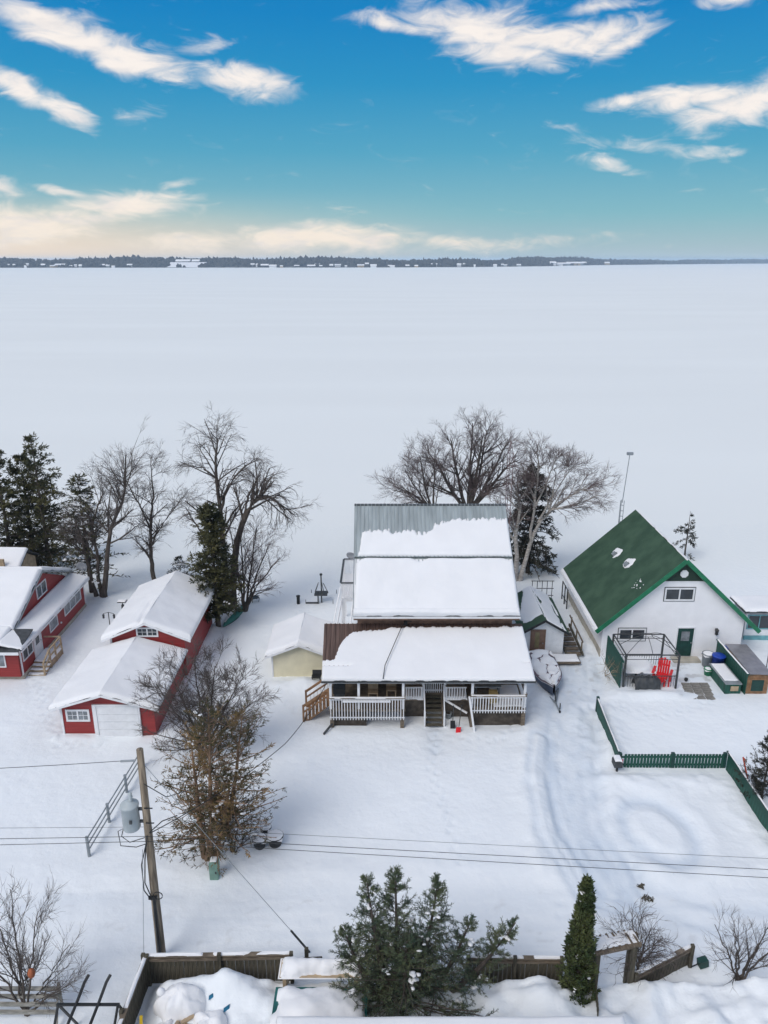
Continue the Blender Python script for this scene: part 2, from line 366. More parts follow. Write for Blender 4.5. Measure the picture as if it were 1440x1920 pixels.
def door(root, O, U, Nv, w, h, mt, fr=WHITE, glass=None, gz=(.55, .92), gx=(.22, .78), fw=.07):
    O, U, Nv = (np.array(q, float) for q in (O, U, Nv)); Z = V3(0, 0, 1)
    def b(a0, a1, z0, z1, n0, n1): return (O+U*(a0+a1)/2+Z*(z0+z1)/2+Nv*(n0+n1)/2, U*(a1-a0)/2, Z*(z1-z0)/2, Nv*(n1-n0)/2)
    d = MB().obox(*b(0, w, 0, h, -.03, .03)).part('door', mt, root)
    m = MB(); m.obox(*b(-fw, -.002, 0, h+fw, -.03, .06)); m.obox(*b(w+.002, w+fw, 0, h+fw, -.03, .06)); m.obox(*b(-.002, w+.002, h+.002, h+fw, -.03, .057)); m.part('door_frame', fr, d)
    if glass: MB().obox(*b(w*gx[0], w*gx[1], h*gz[0], h*gz[1], .02, .038)).part('pane', glass, d)
    MB().obox(*b(w*.88, w*.94, h*.46, h*.5, .03, .08)).part('handle', GREY, d)
    return d
# ------------------------------------------------------------------ ground, lake, far shore
def seg_d(x, y, pts):
    """distance to a polyline and signed side"""
    best = np.full_like(x, 1e9)
    for (a, b), (c, d) in zip(pts[:-1], pts[1:]):
        L2 = (c-a)**2+(d-b)**2; t = np.clip(((x-a)*(c-a)+(y-b)*(d-b))/L2, 0, 1)
        best = np.minimum(best, np.hypot(x-a-t*(c-a), y-b-t*(d-b)))
    return best
DRIVE = [(12.3, 43), (11.6, 40), (10.4, 36.5), (9.5, 33), (8.9, 29.5), (8.8, 27), (9.3, 24.5)]
RS = np.random.RandomState(77)
def trail(pts, step=.42, side=.13):
    out = []; k = 0
    for (a, b), (c, d) in zip(pts[:-1], pts[1:]):
        L = math.hypot(c-a, d-b); n = int(L/step); nx, ny = -(d-b)/L, (c-a)/L
        for i in range(n):
            t = i/n; s_ = side if k % 2 else -side; k += 1; out.append((a+(c-a)*t+nx*s_+RS.normal(0, .04), b+(d-b)*t+ny*s_+RS.normal(0, .04)))
    return out
STEPS = trail([(2.7, 35.4), (2.4, 32), (2.9, 28.5), (3.3, 25.3)])+trail([(-20.9, 40.6), (-19.5, 38), (-17, 34), (-14.2, 33.9)])+trail([(8.6, 37.5), (6, 34.2), (3.1, 34.6)])+trail([(10.4, 25.6), (10.0, 23.8), (9.4, 22.2)])+trail([(19, 38.2), (15.5, 36.5), (12.6, 37.8)])+trail([(-4.6, 36.8), (-6, 38.5), (-6.6, 45), (-6, 50.5)])+trail([(7.7, 19.2), (7.8, 21.5), (6.5, 24)])
def fields(x, y):
    near = np.exp(-((np.maximum(0, np.abs(x)-45)/20)**2))
    z = .12*fbm(x*.16, y*.16, 3)+.07*fbm(x*.7+9, y*.7, 4)*near+.035*fbm(x*2.3, y*2.3+4, 3)*near
    z += .03*np.abs(fbm(x*.5+y*.9, y*.25-x*.1, 3))*near          # wind-packed ridges
    pk = np.zeros_like(x); dirt = np.zeros_like(x)
    wob = .5*fbm(x*.5+40, y*.5, 3)
    d = seg_d(x, y, DRIVE)+wob
    on = (1-sstep(1.0, 1.9, d))
    chop = fbm(x*2.6, y*1.3, 3)
    z += -.14*on+.11*np.exp(-((d-2.15)/.6)**2)*(1+2.2*fbm(x*1.3+5, y*1.3, 3))*sstep(24.3, 25.2, y)+.07*chop*on
    for o in (.55, 1.15): z += -.05*np.exp(-((d-o)/.13)**2)
    pk += on*(.55+.8*chop)
    dirt += .35*on*sstep(.12, .3, fbm(x*3.1, y*1.7+9, 4))*sstep(36, 39.5, y)
    d2 = seg_d(x, y, [(8.3, 34.5), (7.5, 31), (7.35, 27.5), (8.2, 24.2)])+wob*.3
    z += .08*np.exp(-((d2-.15)/.22)**2)-.06*np.exp(-((d2-.5)/.18)**2); pk += .5*np.exp(-((d2-.5)/.2)**2)
    d3 = seg_d(x, y, [(9.3, 26.5), (10.2, 24.2), (13, 22.8), (30, 22.4)])+wob*.4
    z += -.05*np.exp(-((d3-.5)/.25)**2); pk += .30*np.exp(-((d3-.5)/.35)**2)
    # oval ploughed ring
    ex, ey = (x-12.15)/1.0, (y-27.6)/1.25
    ang = np.arctan2(ey, ex); r = np.hypot(ex, ey)+.1*np.sin(ang*2+.6)+.12*fbm(x, y, 2)
    tr = np.exp(-((r-1.5)/.30)**2)
    z += .11*(1-sstep(.8, 1.2, r))-.11*tr+.08*np.exp(-((r-2.3)/.42)**2)*(1+1.5*fbm(x*1.4, y*1.4, 3)); pk += .75*tr
    df = seg_d(x, y, [(11.4, 37.2), (11.2, 31.6), (17.1, 31.5), (17.1, 26.5)])
    z += .14*np.exp(-((df-.6)/.7)**2)*(1+fbm(x*1.6, y*1.6, 3)*1.8)*(1-np.exp(-((y-32)/.5)**2)*.8)
    # the road
    road = sstep(20.9, 21.7, y)*(1-sstep(24.0, 25.0, y)); rut = fbm(x*.25, y*3.2, 4)
    z += road*(-.07+.05*rut)+.07*np.exp(-((y-25.3+wob)/.6)**2)*sstep(-14, -10, x)*(1+2*fbm(x*.9, y*.9, 3)); pk += road*(.12+.5*rut); dirt += road*.20*sstep(.18, .34, fbm(x*1.9, y*2.6, 4))
    # foreground yard behind the wooden fence
    yard = 1-sstep(19.6, 20.1, y)
    z += yard*np.maximum(0, .68+.9*fbm(x*.55+2, y*.55+6, 4)+.5*fbm(x*1.7, y*1.7+3, 3))*sstep(-8.2, -7.2, x)
    z += .55*np.exp(-(((x+5.3)/1.1)**2+((y-19.3)/.5)**2))+.3*np.exp(-(((x-4.8)/1.4)**2+((y-19.0)/.7)**2))
    dp = seg_d(x, y, [(-3, 34.9), (1.6, 34.9)]); z += .05*np.exp(-(dp/.7)**2)
    dp = seg_d(x, y, [(4.9, 35.0), (7.8, 35.0)]); z += .10*np.exp(-(dp/.6)**2)
    fx = seg_d(x, y, [(2.75, 35.8), (2.7, 33.6)]); z += (-.08+.16*fbm(x*3, y*3, 3))*np.exp(-(fx/.6)**2); pk += .4*np.exp(-(fx/.5)**2)
    z += (.42*np.exp(-(((x+4.9)/1.5)**2+((y-39.7)/.8)**2))+.25*np.exp(-(((x+3.6)/1.0)**2+((y-38.7)/.7)**2)))*(1+1.2*fbm(x*1.2, y*1.2, 3))
    for bx, by, w in ((-21.3, 52.2, .9), (-17.8, 54.5, .7), (-10.2, 49.6, 1.4), (10.5, 55.2, 1.0), (-9.1, 33, 1.3), (-7.2, 25.8, 1.2)): z += .13*np.exp(-(np.hypot(x-bx, y-by)/w)**2)
    # drifts along the walls
    for seg in ([(-17.2, 34.5), (-15.3, 34.5)], [(-11.7, 35), (-11.7, 47.5)], [(13.4, 43), (13.4, 52)], [(-21.3, 44), (-21.3, 50.5)]): z += .10*np.exp(-(seg_d(x, y, seg)/.5)**2)*(1+2*fbm(x*1.1, y*1.1, 3))
    pat = sstep(16.9, 17.3, x)*(1-sstep(19.9, 20.3, x))*sstep(38.2, 38.6, y)*(1-sstep(43.2, 43.4, y))
    z = z*(1-pat)-.02*pat; pk = pk*(1-pat)+pat*(.3+.6*fbm(x*1.5, y*1.5, 3)); dirt += pat*.5*sstep(.05, .25, fbm(x*2.1+3, y*2.1, 3))
    z += .28*np.exp(-(((x-15.6)/2.0)**2+((y-38.7)/.45)**2))
    for (a, b) in STEPS:
        m = (np.abs(x-a) < .5) & (np.abs(y-b) < .5)
        if m.any():
            q = ((x[m]-a)/.11)**2+((y[m]-b)/.17)**2; z[m] += -.05*np.exp(-q)+.015*np.exp(-(np.sqrt(q)-1.7)**2*2); pk[m] += .25*np.exp(-q)
    z -= .75*sstep(54, 82, y)
    return z, np.clip(pk, 0, 1), np.clip(dirt, 0, 1)
def ground_z(x, y): return fields(np.array(x, float), np.array(y, float))[0]
def build_ground():
    def axis(a, b, st, lo, hi):
        f = np.arange(a, b, st); l = a-np.cumsum(st*1.35**np.arange(1, 40)); h = b+np.cumsum(st*1.35**np.arange(0, 40))
        return np.concatenate([l[l > lo][::-1], f, h[h < hi]])
    xs = axis(-28, 25, .125, -900, 900); ys = axis(17, 56, .12, -500, 90)
    X, Y = np.meshgrid(xs, ys, indexing='ij')
    Z, pk, dt = fields(X, Y); me = gridmesh('ground', np.stack([X, Y, Z], -1), GSNOW)
    for nm, val in (('packed', pk), ('dirt', dt), ('shore', sstep(48, 62, Y+3*fbm(X*.1, Y*.1, 3)))):
        at = me.attributes.new(nm, 'FLOAT', 'POINT'); at.data.foreach_set('value', np.ascontiguousarray(val, np.float32).ravel())
    o = bpy.data.objects.new('ground', me); link(o); o['kind'] = 'structure'
    xs = np.concatenate([-np.geomspace(40, 14000, 60)[::-1], np.linspace(-38, 38, 40), np.geomspace(40, 14000, 60)])
    ys = np.concatenate([np.linspace(59, 120, 60), np.geomspace(122, 14000, 120)])
    X, Y = np.meshgrid(xs, ys, indexing='ij')
    Z = -.46+.015*fbm(X*.05, Y*.12, 3)*np.clip(400/(Y+1), 0, 1)
    o = bpy.data.objects.new('frozen_lake', gridmesh('frozen_lake', np.stack([X, Y, Z], -1), LAKE)); link(o); o['kind'] = 'structure'
build_ground()
def GZ(x, y): return float(ground_z(np.array([float(x)]), np.array([float(y)]))[0])
SHORE = [(-6000, 2500), (-1900, 2680), (-1280, 2740), (-500, 2800), (0, 2850), (330, 3000), (700, 3450), (1080, 4150), (1700, 4900), (2600, 5900), (3900, 6900), (9000, 8200)]
def shore_y(x): return np.interp(x, [p[0] for p in SHORE], [p[1] for p in SHORE])
def hill_h(x):
    h = 25+34*fbm(x*.0011+3, x*0+.5, 3)+22*fbm(x*.004, x*0+3.3, 3)-7*sstep(300, 2500, x)
    return h+8*np.exp(-((x+160)/160)**2)+6*np.exp(-((x+900)/120)**2)
def build_far():
    xs = np.concatenate([np.linspace(-6000, -2100, 40), np.linspace(-2050, 4200, 420), np.linspace(4300, 9000, 30)])
    t = np.array([-.02, 0, .08, .2, .4, .65, 1.0, 1.5, 2.2])
    hh = np.array([-.1, -.02, .06, .16, .38, .7, .92, 1.0, .5])
    X, Tt = np.meshgrid(xs, t, indexing='ij'); Hm = np.interp(Tt, t, hh)
    sy = shore_y(X); k = sy/2800.
    Y = sy+Tt*330*k; Z = -.5+Hm*hill_h(X)*np.sqrt(k)*.85
    Z += 3*fbm(X*.01, Tt*4, 3)*(Hm > .1)
    o = bpy.data.objects.new('far_hills', gridmesh('far_hills', np.stack([X, Y, Z], -1), FARHILL)); link(o); o['kind'] = 'structure'
    rs = np.random.RandomState(3); n = 9000
    x = rs.uniform(-2000, 4300, n); tt = rs.beta(1.3, 1.0, n)*1.45
    y0 = shore_y(x); k = y0/2800.; y = y0+tt*330*k; z = -.5+np.interp(tt, t, hh)*hill_h(x)*np.sqrt(k)*.85
    keep = ~((np.abs(x+708) < 62) & (tt < .5) & ((tt > .07) | (rs.rand(len(x)) < .3))) & ~((tt < .2) & (fbm(x*.013+7, x*0, 2) < -.1))
    x, y, z, tt = x[keep], y[keep], z[keep], tt[keep]; n = len(x)
    rr = rs.uniform(4, 12, n); h = rs.uniform(5, 11, n)*(1+.5*(rs.rand(n) < .08))*(.75+1.0*vnoise(x*.006, x*0+.3))
    # each clump: an uneven five-sided lump
    a = np.arange(5)*2*np.pi/5; V = []; 
    ring = np.stack([np.cos(a), np.sin(a), 0*a], -1)
    v0 = ring[None]*rr[:, None, None]*rs.uniform(.7, 1.1, (n, 5, 1)); v1 = ring[None]*rr[:, None, None]*rs.uniform(.5, 1.0, (n, 5, 1)); v1[..., 2] = h[:, None]*rs.uniform(.45, .75, (n, 5))
    top = np.zeros((n, 1, 3)); top[:, 0, 2] = h
    vv = np.concatenate([v0, v1, top], 1)+np.stack([x, y, z-1], -1)[:, None]
    fq = np.array([(i, (i+1) % 5, 5+(i+1) % 5) for i in range(5)]+[(i, 5+(i+1) % 5, 5+i) for i in range(5)]+[(5+i, 5+(i+1) % 5, 10) for i in range(5)])
    F = (fq[None]+11*np.arange(n)[:, None, None]).reshape(-1, 3)
    o = bpy.data.objects.new('far_woods', npmesh('far_woods', vv.reshape(-1, 3), F, FARWOOD)); link(o)
    props(o, 'dark bare woods covering the far shore of the frozen lake', 'woods', kind='stuff')
    P = np.array([[(-765+115*a+9*math.sin(b*5+a*3)-6*b, 2800+135*b, -1+3.5*min(1, b*6)+15*b**1.2) for b in np.linspace(0, 1, 9)] for a in np.linspace(0, 1, 12)])
    o = bpy.data.objects.new('snowy_field', gridmesh('snowy_field', P, SNOW)); link(o); o['kind'] = 'structure'
    # cottages along the far shore
    def cottage(x, t0, w, hgt, label, grp, cat='cottage'):
        y = float(shore_y(np.array([x]))[0]); k = y/2800.; y += t0*330*k
        z = float(-.5+np.interp(t0, t, hh)*hill_h(np.array([x]))[0]*math.sqrt(k)*.85)+1
        r = thing('far_cottage', label, cat, (x, y-12, z), group=grp)
        d = w*.7
        m = MB(); m.box(-w/2, w/2, -d/2, d/2, -4, hgt*.5); m.part('wall', random.choice((WHITE, DGREY, TANW, GREY)), r, local=True)
        m = MB(); m.prism([(-w*.56, -d*.6, hgt*.5+.01), (w*.56, -d*.6, hgt*.5+.01), (w*.56, 0, hgt), (-w*.56, 0, hgt)], (0, 0, .4)); m.prism([(-w*.56, d*.6, hgt*.5+.01), (w*.56, d*.6, hgt*.5+.01), (w*.56, .05, hgt), (-w*.56, .05, hgt)], (0, 0, .4)); m.part('roof', SNOW, r, local=True)
    random.seed(11); xs_ = []
    px = [8, 30, 62, 72, 95, 108, 130, 150, 160, 182, 186, 202, 235, 245, 258, 280, 490, 500, 515, 530, 545, 570, 596, 604, 612, 630, 640, 655, 680, 690, 702, 730, 735, 760, 775, 810, 850, 860, 875, 910, 925, 928, 950]
    for q in px:
        u = (q-720)/1430.; yy = 2800.
        for _ in range(4): yy = float(shore_y(np.array([u*yy*1.045]))[0])
        cottage(u*yy*1.045, random.choice((.03, .05, .1, .16, .26)), random.choice((8, 11, 14, 20, 27))*random.uniform(.8, 1.2), random.uniform(5, 10), 'tiny snow-roofed cottage on the far shore across the lake', 'cottages on the far shore')
    for q in (1012, 1022, 1033, 1042, 1052, 1060, 1066, 1104):
        u = (q-720)/1430.; yy = 4000.
        for _ in range(4): yy = float(shore_y(np.array([u*yy*1.045]))[0])
        cottage(u*yy*1.045, random.choice((.1, .16)), random.uniform(20, 34), random.uniform(10, 15), 'tiny white building in the farthest shore settlement, right of centre', 'far settlement on the right')
    for q in (360, 372, 388):
        cottage((q-720)/1430.*2850*1.045, .55, 26, 13, 'white farm building above the snowy field on the far shore', 'farm on the far hill', 'farm building')
build_far()
# ------------------------------------------------------------------ buildings
EX, EY, EZ = V3(1, 0, 0), V3(0, 1, 0), V3(0, 0, 1)
def slab(mb, O, U, Vv, t):
    """thin roof plate over O,U,V, thickness t downwards"""
    O, U, Vv = (np.array(q, float) for q in (O, U, Vv))
    Nn = np.cross(U, Vv); Nn /= np.linalg.norm(Nn)
    if Nn[2] < 0: Nn = -Nn
    return mb.prism([O, O+U, O+U+Vv, O+Vv], -Nn*t)
def gable_walls(mb, x0, x1, y0, y1, zb, ze, za, axis='y', off=.0):
    """pentagon prism: ridge along axis"""
    if axis == 'y':
        xm = (x0+x1)/2+off; mb.prism([(x0, y0, zb), (x1, y0, zb), (x1, y0, ze), (xm, y0, za), (x0, y0, ze)], (0, y1-y0, 0))
    else:
        ym = (y0+y1)/2+off; mb.prism([(x0, y0, zb), (x0, y1, zb), (x0, y1, ze), (x0, ym, za), (x0, y0, ze)], (x1-x0, 0, 0))
    return mb

def main_house():
    r = thing('cottage', 'tall two-tier cottage with snowy galvanised metal roof and wide front porch', 'house', (2.9, 39.5, 0))
    gable_walls(MB(), -1.55, 7.3, 39.3, 50.6, -.5, 5.3, 9.2, 'x').part('wall', STUCCO, r)
    # front slope: lower sheet, upper sheet overlapping it by a step, back slope
    e0 = V3(-1.72, 38.55, 5.2); s0 = V3(-1.76, 41.75, 7.36); k0 = V3(-1.80, 45.0, 9.56)
    W0 = 9.30
    m = MB(); ribbed(m, e0, EX*W0, s0-e0+V3(0, .25, .17)); m.part('lower_roof', GALV, r)
    m = MB(); ribbed(m, s0+V3(0, -.05, .10), EX*(W0-.0), k0-s0+V3(0, .05, 0)); up = m.part('roof', GALV, r)
    m = MB(); ribbed(m, V3(-1.80, 51.3, 5.3), EX*W0, V3(0, -6.26, 4.25)); m.part('back_roof', GALV, r)
    m = MB(); m.bar(k0+V3(-.03, 0, .07), k0+V3(W0+.03, 0, .07), .24, .05); m.part('ridge_cap', DGREY, up)
    # rake trims
    for sx in (0, W0):
        m = MB(); m.bar(e0+V3(sx, -.02, -.07), k0+V3(sx, 0, -.0), .05, .16); m.part('rake_board', GREY, r)
    # fascia, soffit, gutter
    MB().box(-1.70, 7.56, 38.57, 38.61, 4.90, 5.14).part('fascia', FASCIA, r)
    MB().box(-1.70, 7.56, 38.62, 39.3, 4.88, 4.93).part('soffit', FASCIA, r)
    MB().box(-1.50, 7.28, 39.24, 39.298, 3.9, 4.88).part('wall_band', FASCIA, r)
    m = MB(); m.box(-1.74, 7.60, 38.42, 38.56, 5.07, 5.16); m.part('gutter', WHITE, r)
    # snow on both tiers
    L2 = np.linalg.norm(k0-s0)
    def du(u, v):
        # bare metal near the ridge; deeper bare patch on the left
        edge = np.interp(u, [0, .35, .8, 1.6, 2.4, 3.1, 3.8, 4.35, 4.9, 5.6, 7, 8.6, 9.3], [1.2, 1.65, 1.85, 1.9, 1.8, 1.85, 1.75, 1.65, 2.35, 2.65, 2.72, 2.75, 2.7])
        edge = edge+.10*fbm(u*3.1, u*0+2, 3)+.22*(vnoise(u*7.7, u*0)-.5)+.26*(vnoise(u*17., u*0+4)-.5)
        return np.minimum(edge-v, u-.02-.0*v+np.interp(v, [0, .4, 2], [-.2, -.28, -.5])*1.0)
    snow(r, s0+V3(0, .0, .105), EX*W0, k0-s0, .15, .14, du, res=.07)
    def dl(u, v):
        L = np.linalg.norm(s0-e0); q = L-v
        return np.minimum(u-.02-np.interp(v, [0, 3], [.0, .12]), q-.02-.14*np.clip(fbm(u*2.5, u*0, 3)+.1, 0, 1)-.25*np.exp(-((u-3.9)/.35)**2)-.3*np.exp(-((u-.2)/.25)**2)-.15*np.exp(-((u-9.1)/.3)**2))
    snow(r, e0+V3(0, -.04, .02), EX*W0, (s0-e0)*.985, .24, .2, dl, res=.08, seed=4)
    # lip of slid snow hanging at the eave
    snow(r, e0+V3(0, -.10, .005), EX*W0, (s0-e0)*.11+V3(0, 0, .0), .30, .13, lambda u, v: 9+0*u-.0, res=.06, nz=.3, seed=8)
    # --------------- porch
    po = V3(-3.28, 35.32, 3.02); pt = V3(-3.40, 39.25, 4.35); PW = 11.25
    m = MB(); ribbed(m, po, EX*PW, pt-po, .25); pr = m.part('porch_roof', BROWNM, r)
    MB().box(-3.26, 7.95, 35.36, 35.40, 2.80, 2.985).part('porch_fascia', WHITE, r)
    m = MB(); m.box(-3.30, 7.99, 35.22, 35.355, 2.90, 2.995); m.part('porch_gutter', DGREY, r)
    def dp(u, v):
        L = np.linalg.norm(pt-po)
        top = L-.30-.18*fbm(u*1.2, u*0+6, 3)-np.interp(u, [0, .25, .55, .7, .9, 1.15, 1.5, 2.4, 3.5, 5], [2.35, 2.5, 2.45, 2.3, 1.5, .9, .5, .3, .12, 0])+.14*(vnoise(u*8., u*0+9)-.5)+.1*(vnoise(u*21., u*0+2)-.5)
        cut1 = np.hypot(np.maximum(0, u-1.35)*.35, (v-1.03))-.035-.0*u
        cut2 = np.hypot(np.maximum(0, 10.95-u)*.35, (v-1.25))-.03
        return np.minimum(np.minimum(top-v, u+.01), np.minimum(cut1, cut2)*1.2)
    snow(pr, po+V3(0, -.06, .0), EX*PW, pt-po, .16, .16, dp, res=.075, seed=2)
    # ceiling and back wall of the porch
    MB().box(-3.0, 7.7, 35.6, 39.2, 2.74, 2.78).part('porch_ceiling', DECKW, r)
    MB().box(-1.5, 7.25, 39.15, 39.235, 1.2, 3.88).part('porch_back_wall', CREAM, r)
    MB().box(-2.95, -1.5, 39.1, 39.18, 1.2, 2.74).part('porch_end_panel', GREY, r)
    dk = MB(); dk.box(-2.95, 1.15, 35.45, 39.15, 1.04, 1.16); dk.box(1.152, 2.2, 36.5, 39.15, 1.04, 1.158); dk.box(2.202, 3.25, 37.1, 39.15, 1.04, 1.156); dk.box(3.252, 4.6, 36.5, 39.15, 1.04, 1.158); dk.box(4.602, 7.62, 35.55, 39.15, 1.04, 1.16)
    d = dk.part('porch_deck', WOOD, r)
    snow(d, (1.17, 36.42, 1.16), (1.0, 0, 0), (0, 1.5, 0), .12, .12, seed=3); snow(d, (3.3, 36.42, 1.16), (1.28, 0, 0), (0, 1.5, 0), .12, .12, seed=5)
    snow(d, (5.9, 35.7, 1.16), (1.6, 0, 0), (0, 2.2, 0), .09, .15, seed=6)
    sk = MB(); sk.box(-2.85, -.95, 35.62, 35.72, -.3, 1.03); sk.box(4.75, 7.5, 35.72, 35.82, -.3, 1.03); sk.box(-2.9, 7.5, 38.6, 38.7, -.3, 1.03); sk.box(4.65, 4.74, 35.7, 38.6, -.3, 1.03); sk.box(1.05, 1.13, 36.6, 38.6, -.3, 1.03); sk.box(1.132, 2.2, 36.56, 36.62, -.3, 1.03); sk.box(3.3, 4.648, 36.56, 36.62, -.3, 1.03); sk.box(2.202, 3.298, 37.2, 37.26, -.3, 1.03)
    sk.part('skirting_and_shade_panels', SKIRT_SHADE, r)  # dark panels round the stair recess are added as shade of the open underside
    pm = boxmesh('porch_post', WHITE, .13, .13, 1.62); pl = boxmesh('pier', WOOD, .2, .2, 1.3)
    for x, y in ((-2.85, 35.55), (-1.35, 35.55), (1.02, 35.55), (4.72, 35.65), (7.52, 35.65), (2.12, 36.6), (3.34, 36.6)):
        piece('porch_post', pm, r, (x, y, 1.16))
    for x, y in ((-2.8, 35.52), (.98, 35.52), (4.74, 35.6), (7.5, 35.62)): piece('pier', pl, r, (x, y, -.27))
    MB().bar((4.55, 35.55, 1.9), (4.85, 35.0, -.1), .1, .14).part('brace', WHITE, r); MB().bar((3.3, 36.45, 1.15), (4.5, 35.8, .72), .07, .09).part('brace', WHITE, r)
    bal = boxmesh('baluster', WHITE, .042, .035, 1.0)
    def rail(p, q, zt, zb, n, cap=WOOD, sub=True):
        p = V3(*p, 0); q = V3(*q, 0); R_ = MB(); R_.bar(p+EZ*zt, q+EZ*zt, .13, .05); rr = R_.part('railing', cap, r)
        m = MB(); m.bar(p+EZ*(zt-.11), q+EZ*(zt-.10), .04, .06); m.part('top_rail', WHITE, rr)
        m = MB(); m.bar(p+EZ*(zb+.12), q+EZ*(zb+.12), .04, .06); m.part('bottom_rail', WHITE, rr)
        an = math.atan2((q-p)[1], (q-p)[0])
        for k in range(n):
            c = p+(q-p)*(k+.5)/n; off = V3(math.sin(an), -math.cos(an), 0)*.045; piece('baluster', bal, rr, (c[0]+off[0], c[1]+off[1], zb), (0, 0, an), (1, 1, zt-.03-zb))
        return rr
    a = rail((-2.92, 35.38), (1.12, 35.38), 1.92, .60, 27)
    MB().box(-2.2, .35, 35.24, 35.33, 1.72, 1.80).part('planter_rail', WHITE, r)
    b = rail((4.62, 35.48), (7.60, 35.48), 1.98, .96, 20)
    snow(a, (-2.9, 35.3, 1.945), (4.0, 0, 0), (0, .14, 0), .03, .05, res=.06); snow(b, (4.65, 35.41, 2.005), (2.9, 0, 0), (0, .14, 0), .03, .05, res=.06)
    rail((7.58, 35.55), (7.58, 39.0), 2.0, 1.15, 14); rail((1.15, 36.45), (2.1, 36.45), 2.0, 1.2, 7); rail((3.35, 36.45), (4.5, 36.45), 2.0, 1.2, 8)
    rail((2.2, 37.15), (3.25, 37.15), 2.0, 1.2, 9)
    # front steps
    st = MB(); st.bar((2.25, 35.72, -.1), (2.25, 37.12, 1.12), .06, .26); st.bar((3.2, 35.72, -.1), (3.2, 37.12, 1.12), .06, .26); s = st.part('front_stair', WOOD, r)
    tm = boxmesh('tread', OLDWOOD, .88, .22, .045)
    for k in range(7): piece('tread', tm, s, (2.725, 35.72+.21*k, .02+.165*k))
    for x in (2.2, 3.26):
        m = MB(); m.bar((x, 35.7, .85), (x, 36.6, 1.95), .06, .09); m.bar((x, 35.7, -.1), (x, 35.7, .9), .09); m.part('handrail', WHITE, s)
    # brown side steps down to the left
    st = MB()
    for y in (36.2, 37.5): st.bar((-3.0, y, 1.1), (-4.35, y, -.02), .06, .28)
    s = st.part('side_stair', DECKW, r)
    tm2 = boxmesh('tread', DECKW, .26, 1.26, .045)
    for k in range(6): piece('tread', tm2, s, (-3.12-.22*k, 36.85, .95-.175*k))
    for y in (36.1, 37.6):
        m = MB(); m.bar((-3.0, y, 2.0), (-4.4, y, .95), .08, .12); m.bar((-3.0, y, 1.62), (-4.4, y, .57), .05, .09); m.bar((-4.4, y, -.1), (-4.4, y, 1.02), .1); m.bar((-3.0, y, 1.0), (-3.0, y, 2.05), .1); h = m.part('handrail', DECKW, s)
        for k in range(6):
            x = -3.15-.2*k; zz = 1.8-.75*(.15+.2*k); piece('baluster', bal, h, (x, y, zz-.78), (0, 0, 0), (1, 1, .72))
    m = MB(); m.bar((-3.2, 34.75, .12), (-2.75, 35.5, .3), .08, .1); m.part('fallen_downpipe', DGREY, r)
    # raised deck on the lake side, left of the house
    MB().box(-2.8, -1.6, 45.0, 49.2, 3.05, 3.2).part('rear_deck', WHITE, r)
    for p, q, n in (((-2.78, 45.03), (-1.65, 45.03), 8), ((-2.78, 49.15), (-1.65, 49.15), 8), ((-2.78, 45.1), (-2.78, 49.1), 22)): rail(p, q, 4.35, 3.1, n, cap=DGREY)
    snow(r, (-2.75, 45.1, 3.2), (1.1, 0, 0), (0, 4, 0), .12, .15)
    dl_ = boxmesh('deck_leg', WHITE, .12, .12, 3.6)
    for x, y in ((-2.7, 45.1), (-2.7, 47.1), (-2.7, 49.1)): piece('deck_leg', dl_, r, (x, y, -.6))
    m = MB(); m.bar((-2.75, 44.95, 3.1), (-3.1, 43.2, 1.5), .06, .24); m.bar((-2.0, 44.95, 3.1), (-2.2, 43.2, 1.5), .06, .24); m.bar((-2.8, 44.95, 4.1), (-3.15, 43.2, 2.5), .06, .08); m.part('rear_stair', WHITE, r)
    MB().box(-2.9, -1.75, 42.9, 44.9, 1.2, 1.5).part('rear_landing', GREY, r)
    snow(r, (-2.9, 42.9, 1.5), (1.15, 0, 0), (0, 2.0, 0), .15, .15)
    m = MB(); m.lathe((0, 0, 0), [(.02, .10), (.2, .07), (.33, 0), (.34, .0), (.33, -.02), (.18, .04), (.02, .07)], 20)
    v = [tuple(Vector(p) @ Matrix.Rotation(R(62), 3, 'X') @ Matrix.Rotation(R(20), 3, 'Z')) for p in m.v]; m.v = [(x-1.98, y+43.4, z+6.85) for x, y, z in v]; m.bar((-1.95, 43.5, 6.8), (-1.6, 43.6, 6.5), .05); m.part('satellite_dish', DISHM, r, True)
    m = MB(); m.box(1.12, 1.32, 38.95, 39.2, 4.42, 4.58); m.tube([(1.2, 38.9, 4.55), (1.2, 38.8, 4.75), (1.55, 38.8, 4.72)], .025, 6); m.part('service_bracket', BLACK, r)
main_house()

